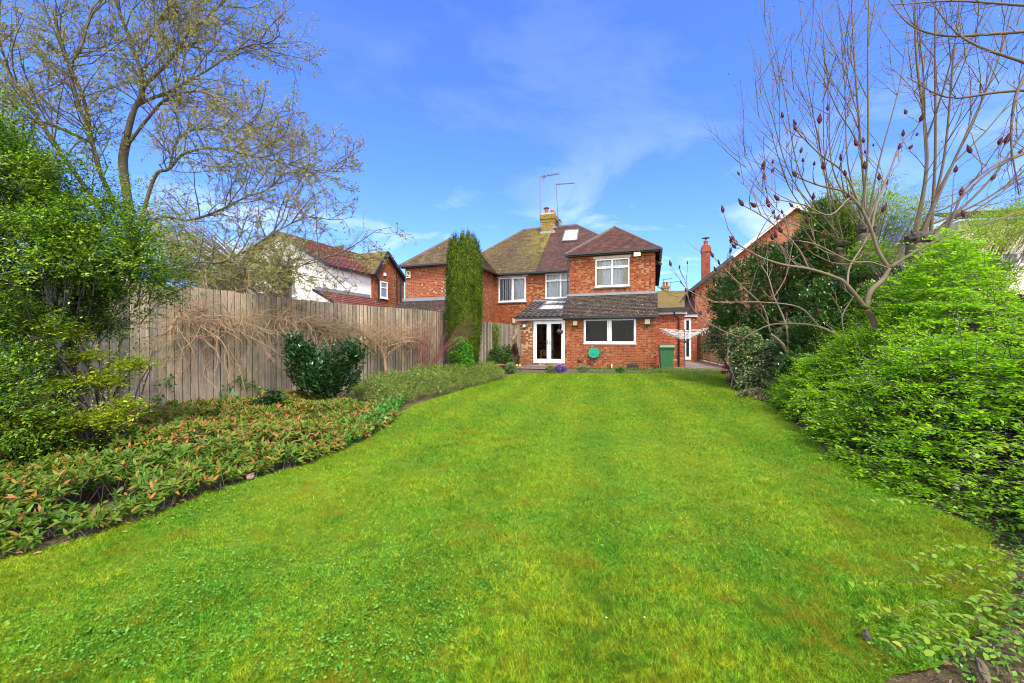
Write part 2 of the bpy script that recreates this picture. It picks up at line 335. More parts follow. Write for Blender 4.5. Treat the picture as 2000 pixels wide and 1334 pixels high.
# ================================================================ BUILDINGS
def wall(mb, O, U, W, H, openings=(), rev=.09, N=(0, 1, 0)):
    """wall sheet from corner O along U (unit), W wide, H high, with openings (u0,u1,z0,z1) and reveals going along N"""
    O = Vector(O); U = Vector(U); Z = Vector((0, 0, 1)); Nn = Vector(N)
    us = sorted({0, W, *[o[0] for o in openings], *[o[1] for o in openings]}); zs = sorted({0, H, *[o[2] for o in openings], *[o[3] for o in openings]})
    for i in range(len(us)-1):
        for j in range(len(zs)-1):
            cu, cz = (us[i]+us[i+1])/2, (zs[j]+zs[j+1])/2
            if any(o[0] < cu < o[1] and o[2] < cz < o[3] for o in openings): continue
            mb.poly([O+U*us[i]+Z*zs[j], O+U*us[i+1]+Z*zs[j], O+U*us[i+1]+Z*zs[j+1], O+U*us[i]+Z*zs[j+1]])
    for a, b, c, d in openings:
        p = [O+U*a+Z*c, O+U*b+Z*c, O+U*b+Z*d, O+U*a+Z*d]
        for i in range(4): q, r = p[i], p[(i+1) % 4]; mb.poly([q, r, r+Nn*rev, q+Nn*rev])
def tiles(name, A, B, C, D, mat, parent, gauge=.1, lift=.02, wave=0.0, wl=.3):
    """tile courses on the slope A-B (eave) to D-C (top)"""
    A, B, C, D = map(Vector, (A, B, C, D)); mb = MB(); L = ((D+C)/2-(A+B)/2).length; n = max(2, round(L/gauge)); nn = (B-A).cross(D-A).normalized(); ud = (B-A).normalized()
    if nn.z < 0: nn = -nn
    rnd = random.Random(len(name)+n)
    for i in range(n):
        t0, t1 = i/n, (i+1)/n
        a, b, c, d = A.lerp(D, t0), B.lerp(C, t0), B.lerp(C, t1), A.lerp(D, t1)
        m = max(1, int((b-a).length/(wl/6))) if wave else max(1, int((b-a).length/.5))
        for j in range(m):
            s0, s1 = j/m, (j+1)/m
            l0, l1 = lift, lift
            p0, p1, p2, p3 = a.lerp(b, s0), a.lerp(b, s1), d.lerp(c, s1), d.lerp(c, s0)
            if wave:
                w0 = abs(math.sin((p0-A).dot(ud)/wl*math.pi))*wave; w1 = abs(math.sin((p1-A).dot(ud)/wl*math.pi))*wave
                q0 = w0; q1 = w1
            else: w0 = w1 = q0 = q1 = 0
            uv = [((p-A).dot(ud), v) for p, v in ((p0, t0*L), (p1, t0*L), (p2, t1*L-.001), (p3, t1*L-.001))]
            mb.poly([p0+nn*(l0+w0), p1+nn*(l1+w1), p2+nn*(.003+q1), p3+nn*(.003+q0)], uv)
            mb.poly([p0+nn*(w0-.012), p1+nn*(w1-.012), p1+nn*(l1+w1), p0+nn*(l0+w0)], [uv[0], uv[1], uv[1], uv[0]])
    return mb.build(name, mat, parent)
def ridge(pts, mat, parent, name='ridge_tiles', r=.09):
    mb = MB()
    for a, b in zip(pts[:-1], pts[1:]): mb.bar(Vector(a)+Vector((0, 0, .01)), Vector(b)+Vector((0, 0, .01)), r*1.6, r)
    return mb.build(name, mat, parent)
def window(parent, u0, u1, z0, z1, v, cols=2, transom=None, N=1, back='net', sill=True, openers=(), gl='glass'):
    """white casement in the plane y=v, frame looks to -y; u/z outer size. returns frame object"""
    f = MB(); t = .065; y0, y1 = v-.005, v+.065
    f.box(u0, u1, y0, y1, z0, z0+t); f.box(u0, u1, y0, y1, z1-t, z1); f.box(u0, u0+t, y0, y1, z0+t, z1-t); f.box(u1-t, u1, y0, y1, z0+t, z1-t)
    for k in range(1, cols):
        um = u0+(u1-u0)*k/cols; f.box(um-t*.6, um+t*.6, y0+.002, y1-.002, z0+t, z1-t)
    if transom:
        for k in range(cols):
            a = u0+(u1-u0)*k/cols+(t if k == 0 else t*.6); b = u0+(u1-u0)*(k+1)/cols-(t if k == cols-1 else t*.6)
            f.box(a, b, y0+.004, y1-.004, transom-t*.5, transom+t*.5)
            f.box(a, b, y0-.02, y0+.003, transom+t*.5, transom+t*.5+.03)
    for k in openers:                          # raised sash on an opening light
        a = u0+(u1-u0)*k/cols+t*.7; b = u0+(u1-u0)*(k+1)/cols-t*.7; y = y0-.018
        for q in ((a, b, z0+t*.7, z0+t*1.5), (a, b, z1-t*1.5, z1-t*.7)): f.box(q[0], q[1], y, y0+.001, q[2], q[3])
        for q in ((a, a+t*.8), (b-t*.8, b)): f.box(q[0], q[1], y, y0+.001, z0+t*1.5, z1-t*1.5)
    if sill: f.box(u0-.03, u1+.03, v-.06, v-.006, z0-.035, z0-.002)
    o = f.build('window', M['white'], parent)
    MB().poly([(u0+t*.5, v+.03, z0+t*.5), (u1-t*.5, v+.03, z0+t*.5), (u1-t*.5, v+.03, z1-t*.5), (u0+t*.5, v+.03, z1-t*.5)]).build('pane', M[gl], o)
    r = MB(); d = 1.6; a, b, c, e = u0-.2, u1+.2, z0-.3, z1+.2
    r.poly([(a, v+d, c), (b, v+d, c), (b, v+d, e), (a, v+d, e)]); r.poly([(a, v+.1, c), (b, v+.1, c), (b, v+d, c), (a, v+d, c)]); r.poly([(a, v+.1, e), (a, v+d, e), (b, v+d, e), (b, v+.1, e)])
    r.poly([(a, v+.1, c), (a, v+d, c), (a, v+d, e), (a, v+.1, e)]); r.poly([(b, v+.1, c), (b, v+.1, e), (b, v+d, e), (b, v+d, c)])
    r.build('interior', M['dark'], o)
    if back: drape(o, u0+t, u1-t, z0+t, z1-t, v+.14, M[back])
    return o
def drape(parent, u0, u1, z0, z1, v, mat, name='curtain'):
    m = MB(); n = max(6, int((u1-u0)/.03)); ys = [v+.02*math.sin(i*1.7)+.012*math.sin(i*.9) for i in range(n+1)]
    for i in range(n): a, b = u0+(u1-u0)*i/n, u0+(u1-u0)*(i+1)/n; m.poly([(a, ys[i], z0), (b, ys[i+1], z0), (b, ys[i+1], z1), (a, ys[i], z1)])
    return m.build(name, mat, parent, True)
# ---------------------------------------------------------------- the semi-detached pair
H = Frame(6.32, 17.7, 19.2)
def HX(x, v): return H.pv(x, 650, v)[0]
def HZ(x, y, v): return H.pv(x, y, v)[1]
house = empty('semi_detached_house', (6.32, 17.7, 0), -math.radians(19.2))
tag(house, 'red brick semi-detached house with hipped tiled roofs at the end of the lawn', 'house')
VB, VM, VA = 1.0, 3.0, -1.0
uL = HX(1104, 0); uP = HX(1014.5, 0)            # lower front wall, pier
uB0 = HX(1112, VB); uB1 = -.04
uA1 = HX(967, VM); uA0 = HX(791.5, VA)
ZE = 5.08                                        # main eaves
ZB = HZ(1200, 492, VB)                           # wing eaves
def rect(x0, y0, x1, y1, v):
    a, z1 = H.pv(x0, (y0+0), v); b, _ = H.pv(x1, y1, v); xm = (x0+x1)/2; _, zt = H.pv(xm, y0, v); _, zb = H.pv(xm, y1, v); return a, b, zb, zt
W1 = rect(973.5, 541.5, 1027.5, 589, VM); W2 = rect(1065, 534, 1111, 582, VM)
W2 = (W2[0], max(W2[1], uB0+.45), W2[2], W2[3]); W2v = (W2[0], uB0-.02, W2[2], W2[3])
W3 = rect(1162.5, 504.5, 1229.5, 559, VB); W4 = rect(1140, 621.5, 1242.5, 671, 0); DR = rect(1041.5, 626, 1103, 712, 0)
W5 = rect(868, 541, 900, 584, VA)
DR = (DR[0], DR[1], .2, DR[3])
# lower front wall and pier
m = MB(); W4l = (W4[0]-uL, W4[1]-uL, W4[2], W4[3]); wall(m, (uL, 0, 0), (1, 0, 0), -uL, 2.36, [W4l]); wall(m, (0, 0, 0), (0, 1, 0), VB, 2.36)
m.poly([(0, 0, 2.36), (0, VB, 2.36), (0, VB, 3.4)]); m.build('kitchen_wall', M['brick_low'], house)
m = MB(); m.box(uP, DR[0]-.004, 0, .2, 0, 2.36); m.box(DR[1]+.004, uL-.003, .02, .2, 0, 2.36) if uL-DR[1] > .02 else None
m.box(DR[0], DR[1], .03, .2, 0, .195); m.build('garden_room_wall', M['brick_pier'], house)
m = MB(); m.poly([(uP, .2, 0), (uP, VM, 0), (uP, VM, 2.36), (uP, .2, 2.36)]); m.poly([(uP, 0.0, 2.36), (uP, VM, 2.36), (uP, VM, 3.3)]); m.build('garden_room_side_wall', M['brick'], house)
# wing B
m = MB(); wall(m, (uB0, VB, 2.3), (1, 0, 0), uB1-uB0, ZB-2.3, [(W3[0]-uB0, W3[1]-uB0, W3[2]-2.3, W3[3]-2.3)])
m.poly([(uB0, VB, 2.3), (uB0, 9, 2.3), (uB0, 9, ZB), (uB0, VB, ZB)]); m.poly([(uB1, VB, 0), (uB1, 11, 0), (uB1, 11, ZB), (uB1, VB, ZB)]); m.build('rear_wing_wall', M['brick'], house)
# main wall + wing A
m = MB(); wall(m, (uA1, VM, 0), (1, 0, 0), uB0-uA1, ZE, [(W1[0]-uA1, W1[1]-uA1, W1[2], W1[3]), (W2v[0]-uA1, W2v[1]-uA1, W2[2], W2[3])]); m.build('main_wall', M['brick'], house)
m = MB(); wall(m, (uA0, VA, 0), (1, 0, 0), uA1-uA0, ZE, [(W5[0]-uA0, W5[1]-uA0, W5[2], W5[3])]); m.poly([(uA0, VA, 0), (uA0, 9, 0), (uA0, 9, ZE), (uA0, VA, ZE)]); m.poly([(uA0, 11, 0), (uB1, 11, 0), (uB1, 11, ZE), (uA0, 11, ZE)])
m.build('side_wing_wall', M['brick_left'], house)
m = MB(); m.poly([(uA1, VA, 0), (uA1, VM, 0), (uA1, VM, ZE), (uA1, VA, ZE)]); m.build('side_wing_flank_wall', M['brick'], house)
# windows
window(house, *W1, VM+.03, 2, None, back='net', openers=(1,)); window(house, W2[0], W2v[1], W2[2], W2[3], VM+.03, 2, HZ(1080, 548.5, VM), back='net')
w3 = window(house, *W3, VB+.03, 2, HZ(1196, 522, VB), back='net'); window(house, *W4, .03, 2, None, back=None, openers=(0, 1), gl='glass_low'); window(house, *W5, VA+.03, 1, None, back='net')
MB().box(W1[0]+.1, (W1[0]+W1[1])/2-.07, VM+.17, VM+.18, W1[2]+.1, W1[3]-.1).build('blind', M['navy'], house)
for a, b in ((W3[0]+.1, W3[0]+.3), (W3[1]-.35, W3[1]-.1)): drape(house, a, b, W3[2]+.1, W3[3]-.08, VB+.13, M['curtain'])
m = MB(); m.box(W1[0]-.06, W1[1]+.1, VM-.03, VM+.02, W1[3]+.015, W1[3]+.085); m.build('lintel', M['fascia'], house)
m = MB(); m.box(W3[0]-.1, W3[1]+.06, VB-.02, VB+.02, W3[3]+.005, W3[3]+.12); m.build('lintel', M['lintel'], house)
m = MB(); m.box(W2[0]-.1, uB0-.01, VM-.02, VM+.02, W2[3]+.005, W2[3]+.15); m.build('lintel', M['lintel'], house)
for Wn, v in ((W1, VM), (W3, VB), (W5, VA)):
    MB().box(Wn[0]-.05, Wn[1]+.05, v-.055, v+.03, Wn[2]-.1, Wn[2]-.037).build('window_sill', M['sill'], house)
# french doors
dw = (DR[1]-DR[0]); um = (DR[0]+DR[1])/2
m = MB(); t = .06; m.box(DR[0], DR[0]+t, .03, .11, DR[2], DR[3]); m.box(DR[1]-t, DR[1], .03, .11, DR[2], DR[3]); m.box(DR[0]+t, DR[1]-t, .03, .11, DR[3]-t, DR[3]); m.box(DR[0]+t, DR[1]-t, .03, .11, DR[2], DR[2]+.05)
fr = m.build('door_frame', M['white'], house)
for s in (0, 1):
    a, b = (DR[0]+t+.003, um-.004) if s == 0 else (um+.004, DR[1]-t-.003); zt = DR[3]-t-.004; zb = DR[2]+.054; q = .1
    m = MB(); m.box(a, a+q, .02, .09, zb, zt); m.box(b-q, b, .02, .09, zb, zt); m.box(a+q, b-q, .02, .09, zt-q, zt); m.box(a+q, b-q, .02, .09, zb, zb+q*1.4)
    d = m.build('french_door', M['white'], house)
    MB().poly([(a+q*.8, .055, zb+q), (b-q*.8, .055, zb+q), (b-q*.8, .055, zt-q*.8), (a+q*.8, .055, zt-q*.8)]).build('pane', M['glass'], d)
    hx = b-.05 if s == 0 else a+.05; sg = -1 if s == 0 else 1
    MB().box(hx-.018, hx+.018, .005, .019, 1.08, 1.32).tube([(hx, .02, 1.22), (hx, -.04, 1.22), (hx+sg*.13, -.04, 1.21)], .012, 6).build('handle', M['steel'], d)
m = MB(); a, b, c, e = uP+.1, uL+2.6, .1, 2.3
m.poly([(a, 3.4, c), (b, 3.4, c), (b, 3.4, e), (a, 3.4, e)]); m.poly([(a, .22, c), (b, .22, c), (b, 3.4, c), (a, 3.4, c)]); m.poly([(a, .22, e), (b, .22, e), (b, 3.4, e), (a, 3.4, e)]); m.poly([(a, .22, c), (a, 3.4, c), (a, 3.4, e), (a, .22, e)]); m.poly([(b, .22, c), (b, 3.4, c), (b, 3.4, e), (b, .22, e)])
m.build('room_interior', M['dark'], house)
drape(house, um-.42, um-.16, .3, 2.2, 1.6, M['curtain'])
m = MB(); m.box(um-.72, um-.1, 1.0, 1.5, .72, .78); m.box(um-.7, um-.6, 1.0, 1.1, .12, .72); m.box(um-.2, um-.1, 1.0, 1.1, .12, .72); m.box(um-.6, um-.2, 1.2, 1.26, .5, .68)
tb = m.build('dining_table', M['timber'], None); tb.location = H.o; tb.rotation_euler = (0, 0, -H.a); tag(tb, 'oak table standing inside behind the left french door', 'table')
# step
st = MB().box(DR[0]-.25, DR[1]+.1, -.75, .025, 0, .1).build('doorstep', plain('slate_step', (.14, .13, .125), .6, var=.3), house)
# roofs -------------------------------------------------------
kL = (3.47-2.36)/(VB+.16)
rc = tiles('kitchen_roof', (uL-.06, -.17, 2.37), (.06, -.17, 2.37), (.06, VB-.02, 3.47), (uB0-.1, VB-.02, 3.47), M['tile_low'], house)
m = MB(); m.poly([(uL-.055, -.15, 2.35), (uL-.055, VB, 2.35), (uL-.055, VB, 3.45)]); m.build('roof_cheek', M['tile_low'], house)
MB().box(uB0-.12, uB1+.05, VB-.09, VB-.003, 3.44, 3.56).build('flashing', M['lead'], house)
kg = (3.44-2.38)/(VM+.12)
tiles('garden_room_roof', (uP-.16, -.15, 2.36), (uL-.07, -.15, 2.36), (uB0-.005, VM-.02, 3.42), (uP-.16, VM-.02, 3.42), M['tile_pan'], house, gauge=.32, lift=.05, wave=.055, wl=.28)
MB().box(uP-.16, uB0-.02, VM-.12, VM-.004, 3.42, 3.52).build('flashing', M['lead'], house)
m = MB(); m.box(uP-.14, uL-.08, -.16, -.13, 2.24, 2.34); m.build('fascia_board', M['fascia'], house)
def gutter(a, b, parent, s=.1, name='gutter'):
    m = MB(); m.bar(a, b, s, s*.8); return m.build(name, M['black'], parent)
gutter((uL-.1, -.23, 2.33), (.1, -.23, 2.33), house); MB().box(uL, .0, -.13, -.1, 2.24, 2.33).build('fascia_board', M['black'], house)
gutter((uP-.2, -.22, 2.35), (uL-.12, -.22, 2.35), house, .08)
def on_roof(x, y, v0, z0, k): return H.slope(x, y, v0, z0, k)
def rooflight(quad, v0, z0, k, glass, lift=.09):
    p = [on_roof(x, y, v0, z0, k) for x, y in quad]; n = Vector((0, -k, 1)).normalized(); c = sum(p, Vector())/4
    m = MB(); q = [c+(a-c)*.84+n*lift for a in p]; o = [a+n*lift for a in p]
    for i in range(4):
        j = (i+1) % 4; m.poly([o[i], o[j], q[j], q[i]]); m.poly([p[i], p[j], o[j], o[i]]); m.poly([q[i], q[j], q[j]-n*.03, q[i]-n*.03])
    f = m.build('rooflight', M['steel'], house); MB().poly([a-n*.02 for a in q]).build('pane', glass, f)
# bright closed roof blinds behind the glass
M['blindglass'] = plain('rooflight_glass', (.62, .63, .6), .08, var=.05)
rooflight([(1049, 607.5), (1101.5, 606), (1105.5, 597.5), (1060, 598)], -.15, 2.38, kg, M['blindglass'])
rooflight([(1061, 596.5), (1106.5, 595.5), (1110, 589), (1067, 590)], -.15, 2.38, kg, M['blindglass'])
# main roof
RV = 7.0; kM = .84; ZR = ZE+kM*(RV-VM+.25)
uR0 = HX(1022, RV); uR1 = HX(1126, RV); uPar = H.slope(1047, 528, VM-.25, ZE, kM).x
rz = ZR
tiles('old_roof_slope', (uA0-.25, VM-.25, ZE), (uPar, VM-.25, ZE), (uPar, RV, rz), (uR0, RV, rz), M['tile_moss'], house)
tiles('new_roof_slope', (uPar+.005, VM-.25, ZE), (.25, VM-.25, ZE), (uR1, RV, rz), (uPar+.005, RV, rz), M['tile_new'], house)
m = MB(); m.poly([(uA0-.25, VM-.25, ZE), (uR0, RV, rz), (uA0-.25, 11.25, ZE)]); m.poly([(.25, VM-.25, ZE), (.25, 11.25, ZE), (uR1, RV, rz)]); m.poly([(uA0-.25, 11.25, ZE), (uR0, RV, rz), (uR1, RV, rz), (.25, 11.25, ZE)]); m.build('rear_roof_slope', M['tile_new'], house)
ridge([(uA0-.25, VM-.25, ZE), (uR0, RV, rz), (uR1, RV, rz), (.25, VM-.25, ZE)], plain('ridge_tile', (.13, .095, .085), .8, var=.3), house)
MR = bpy.data.materials['ridge_tile']
gutter((uA1-.0, VM-.3, ZE-.05), (uB0, VM-.3, ZE-.05), house, .11); MB().box(uA1+.01, uB0-.01, VM-.26, VM-.01, ZE-.13, ZE-.02).build('soffit', M['black'], house)
rooflight([(1097, 474.5), (1128, 472.5), (1131.5, 450), (1103.5, 452)], VM-.25, ZE, kM, M['blindglass'], .12)
# wing B roof
ub = (uB0-.2+uB1+.2)/2; hwB = (uB1-uB0)/2+.2; apB = H.pv(1196.5, 444, VB-.2+hwB)[1]; vb = VB-.2+hwB; kB = (apB-ZB)/hwB
tiles('wing_roof_front', (uB0-.2, VB-.2, ZB), (uB1+.2, VB-.2, ZB), (ub+.01, vb, apB), (ub-.01, vb, apB), M['tile_wing'], house)
for s, nm in ((-1, 'wing_roof_slope'), (1, 'wing_roof_slope')):
    e = ub+s*hwB; tiles(nm, (e, VB-.2, ZB), (e, 7.5, ZB), (ub, 7.5, apB), (ub, vb, apB), M['tile_wing'], house)
ridge([(uB0-.2, VB-.2, ZB), (ub, vb, apB), (uB1+.2, VB-.2, ZB)], MR, house); ridge([(ub, vb, apB), (ub, 7.5, apB)], MR, house)
gutter((uB0-.24, VB-.26, ZB-.04), (uB1+.26, VB-.26, ZB-.04), house, .11); MB().box(uB0-.15, uB1+.15, VB-.2, VB-.005, ZB-.13, ZB-.02).build('soffit', M['black'], house)
gutter((uB1+.26, VB-.2, ZB-.04), (uB1+.26, 8, ZB-.04), house, .11)
MB().tube([(uB0-.05, VM-.3, ZE-.1), (uB0-.08, VM-.35, ZE-.3), (uB0-.06, VB-.06, ZB-.2), (uB0-.06, VB-.06, 3.5)][2:], .035, 6).build('downpipe', M['black'], house)
# wing A roof
ua = (uA0+uA1)/2; hwA = (uA1-uA0)/2+.22; apA = ZE+hwA*.88; va = VA-.22+hwA; vr = (apA-ZE)/kM+VM-.25
tiles('side_wing_roof_front', (uA0-.22, VA-.22, ZE), (uA1+.22, VA-.22, ZE), (ua+.01, va, apA), (ua-.01, va, apA), M['tile_moss'], house)
tiles('side_wing_roof_slope', (uA1+.22, VA-.22, ZE), (uA1+.22, VM-.25, ZE), (ua, vr, apA), (ua, va, apA), M['tile_moss'], house)
tiles('side_wing_roof_slope', (uA0-.22, VM-.25, ZE), (uA0-.22, VA-.22, ZE), (ua, va, apA), (ua, vr, apA), M['tile_moss'], house)
ridge([(uA0-.22, VA-.22, ZE), (ua, va, apA), (uA1+.22, VA-.22, ZE)], MR, house)
gutter((uA0-.27, VA-.28, ZE-.05), (uA1+.27, VA-.28, ZE-.05), house, .11); gutter((uA1+.27, VA-.2, ZE-.05), (uA1+.27, VM-.3, ZE-.05), house, .11)
MB().box(uA0-.15, uA1+.15, VA-.2, VA-.005, ZE-.13, ZE-.02).build('soffit', M['black'], house)
# lean-to of wing A
zf = HZ(800, 588, VA); tiles('side_lean_to_roof', (uA0-.1, VA-1.8, zf-1.0), (uA1+.1, VA-1.8, zf-1.0), (uA1+.1, VA-.05, zf), (uA0-.1, VA-.05, zf), M['tile_low'], house)
MB().box(uA0-.05, uA1, VA-.16, VA-.004, zf-.03, zf+.12).build('flashing', M['lead'], house)
MB().box(uA0, uA1, VA-1.6, VA-.01, 0, zf-1.0).build('side_lean_to_wall', M['brick_left'], house)
# chimney
cu0, cu1 = HX(1056, 6.4), HX(1083, 6.4); cz = HZ(1070, 418, 6.4)
m = MB(); m.box(cu0+.04, cu1-.04, 6.44, 7.5, 7.6, cz-.5); m.box(cu0+.02, cu1-.02, 6.42, 7.52, cz-.5, cz-.3); m.box(cu0-.02, cu1+.02, 6.38, 7.56, cz-.3, cz)
ch = m.build('chimney', M['brick_moss'], house); MB().box(cu0+.02, cu1-.02, 6.4, 7.54, cz, cz+.06).build('chimney_flaunching', M['lintel'], ch)
for uu, vv, hh in ((cu0+.28, 6.8, .38), (cu1-.25, 6.9, .3), (cu1-.25, 7.3, .28)):
    MB().lathe((uu, vv, cz+.06), [(.12, 0), (.13, .05), (.11, .08), (.11, hh-.08), (.14, hh-.05), (.14, hh), (.08, hh), (.08, hh-.1)], 14).build('chimney_pot', M['terracotta'], ch, True)
MB().lathe((cu0+.28, 6.8, cz+.44), [(.02, .14), (.18, .08), (.19, .06), (.09, .05), (.09, -.02)], 14).build('chimney_cowl', M['black'], ch, True)
zl = HZ(1070, 455, 6.4); MB().box(cu0-.05, cu1+.05, 6.36, 6.43, zl-.1, zl+.12).box(cu1-.03, cu1+.04, 6.44, 7.5, zl+.3, zl+.45).build('chimney_flashing', M['lead'], ch)
# aerials
za = HZ(1055, 344, 6.4); m = MB(); x0 = cu0-.06
m.tube([(x0, 6.5, cz-.9), (x0, 6.5, za+.05)], .032, 6); b0 = Vector((x0, 6.5, za)); b1 = Vector(H.pv(1092, 339, 6.6)[0:1]+(6.6,)+H.pv(1092, 339, 6.6)[1:2]); m.bar(b0, b1, .045)
dd = (b1-b0); 
for i in range(12):
    p = b0+dd*(.18+.8*i/11); m.bar(p-Vector((0, .16, 0)), p+Vector((0, .16, 0)), .016); m.bar(p-Vector((0, 0, .05)), p+Vector((0, 0, .05)), .014)
p = b0+dd*.12
for s in (-1, 1): m.bar(p, p+Vector((.08, 0, .42*s)), .02); m.bar(p+Vector((0, .2, 0)), p+Vector((.08, .2, .42*s)), .015)
m.box(p.x+.05, p.x+.17, 6.45, 6.6, za-.06, za+.03); m.build('aerial', M['steel'], house)
u2, z2 = H.pv(1086, 360, 7.4); m = MB(); m.tube([(cu1+.05, 7.4, cz-.8), (u2, 7.4, z2)], .03, 6); u3, z3 = H.pv(1122, 357.5, 7.4); m.bar((u2, 7.4, z2), (u3, 7.4, z3), .06)
for i in range(9): q = Vector((u2, 7.4, z2)).lerp(Vector((u3, 7.4, z3)), .1+i*.1); m.bar(q-Vector((0, .1, 0)), q+Vector((0, .1, 0)), .015)
m.build('aerial', M['steel'], house)
ud, zd = H.pv(1092, 437, 7.2); m = MB(); m.lathe((0, 0, 0), [(.0, .02), (.12, .03), (.2, .07), (.26, .12)], 16); o = m.build('satellite_dish', M['steel'], house, True); o.location = (ud, 7.1, zd); o.rotation_euler = (math.radians(80), 0, math.radians(70)); o.data.materials[0] = M['steel']
# wall fittings
def lampbox(x0, y0, x1, y1, v, nm='wall_light'):
    a, b, c, d = rect(x0, y0, x1, y1, v); o = MB().box(a, b, v-.02, v-.003, c, d).box(a-.01, b+.01, v-.13, v-.021, c, c+.05).build(nm, M['black'], house)
    MB().box(a+.01, b-.01, v-.11, v-.022, c+.052, d).build('lamp_glass', M['lampglass'], o)
lampbox(1119.5, 627, 1128.5, 637.5, 0); lampbox(1259, 624, 1270, 635, 0)
a, b, c, d = rect(1238.5, 494, 1250.5, 500.5, VB); fl = MB().box(a-.03, b+.03, VB-.08, VB-.004, c-.03, d+.03).build('floodlight', M['black'], house); MB().box(a, b, VB-.1, VB-.081, c, d).build('lamp_glass', M['flood'], fl)
a, b, c, d = rect(795, 531, 802.5, 543, VA); al = MB().box(a, b, VA-.09, VA-.004, c, d).build('alarm_box', M['white'], house)
MB().prism([(a+.04, VA-.093, d-.06), (b-.05, VA-.093, c+.14), (b-.05, VA-.093, c+.05), (a+.04, VA-.093, c+.12)], (0, -.003, 0)).build('alarm_badge', plain('badge_yellow', (.75, .55, .03), .5), al)
MB().box(a+.025, b-.025, VA-.092, VA-.0905, c+.03, d-.03).build('alarm_panel', M['black'], al)
ve, z1 = H.pu(1004.5, 627, uA1+2.2), 0
a, b, c, d = rect(1002, 622, 1007, 631.5, VM-.0); MB().box(a, b, VM-.1, VM-.004, c, d).build('wall_vent', M['lintel'], house)
uu, zz = H.pv(1024.5, 637, 0); MB().lathe((uu, -.07, zz), [(.0, -.08), (.06, -.06), (.085, 0), (.06, .06), (0.02, .08)], 14).build('bulkhead_lamp', M['white'], house, True)
MB().box(uu-.03, uu+.03, -.06, -.004, zz+.08, zz+.3).build('lamp_bracket', M['black'], house)
a, b, c, d = rect(1128, 704.5, 1136, 708, 0); MB().box(a, b, -.02, -.002, c, d).build('air_brick', M['black'], house)
uu, zz = H.pv(1195, 711, -.06); MB().tube([(uu, -.1, 0), (uu, -.1, zz)], .028, 8).build('waste_pipe', M['white'], house)
uu, zz = H.pv(1156, 709, -.08); MB().tube([(uu, -.003, zz), (uu, -.12, zz), (uu, -.13, zz-.05)], .05, 8).build('tap_cover', M['black'], house)
# drain grate box
a, b, c, d = rect(1225, 712.5, 1246, 723, -.15)
dg = MB().box(a, b, -.3, -.03, .0, .04).box(a, b, -.3, -.28, .04, .2).box(a, a+.02, -.28, -.03, .04, .2).box(b-.02, b, -.28, -.03, .04, .2).box(a+.04, b-.04, -.22, -.2, .05, .15).box(a, b, -.05, -.03, .04, .22).build('boot_scraper', M['black'])
dg.location = H.o; dg.rotation_euler = (0, 0, -H.a); tag(dg, 'black metal boot scraper tray at the foot of the brick wall', 'boot scraper')
# side extension with flat roofs (right)
VG = 2.2; g0, g1 = .003, HX(1337, VG); ztop = HZ(1310, 614, VG)
m = MB(); wall(m, (g0, VG, 0), (1, 0, 0), g1-g0, ztop); m.poly([(g1, VG, 0), (g1, 9, 0), (g1, 9, ztop), (g1, VG, ztop)]); m.build('side_extension_wall', M['brick_side'], house)
MB().box(g0, g1+.1, VG-.14, VG+3.2, ztop+.002, ztop+.2).build('fascia_board', M['fascia'], house)
MB().box(g0, g1+.2, VG-.2, VG+3.2, ztop+.205, ztop+.32).build('flat_roof', M['black'], house)
MB().box(g0, g1+.1, VG-.26, VG-.142, ztop+.2-.09, ztop+.2).build('gutter', M['black'], house)
xd = HX(1326, VG); MB().tube([(xd-.22, VG-.2, ztop+.1), (xd-.2, VG-.16, ztop-.02), (xd, VG-.06, ztop-.2), (xd, VG-.06, 0.0)], .038, 8).build('downpipe', M['black'], house)
VD = 7.5; d0, d1 = HX(1337, VD)-.5, HX(1361, VD); zt2 = HZ(1350, 619, VD); a, b, c, d = rect(1336, 622, 1350, 701, VD)
m = MB(); wall(m, (d0, VD, 0), (1, 0, 0), d1-d0, zt2, [(a-d0, b-d0, .12, d)]); m.poly([(d1, VD, 0), (d1, 12, 0), (d1, 12, zt2), (d1, VD, zt2)]); m.build('side_porch_wall', M['brick_side'], house)
MB().box(d0-.1, d1+.05, VD-.12, VD+2, zt2+.002, zt2+.16).build('fascia_board', M['fascia'], house); MB().box(d0-.1, d1+.25, VD-.2, VD+2, zt2+.163, zt2+.3).build('flat_roof', M['black'], house)
m = MB(); q = .12; m.box(a, a+q, VD+.01, VD+.08, .12, d); m.box(b-q, b, VD+.01, VD+.08, .12, d); m.box(a+q, b-q, VD+.01, VD+.08, d-q, d); m.box(a+q, b-q, VD+.01, VD+.08, .12, .3)
dr = m.build('side_door', M['white'], house); MB().box(a+q*.9, b-q*.9, VD+.05, VD+.06, .25, d-q*.9).build('pane', plain('dark_glass', (.02, .03, .035), .06), dr)
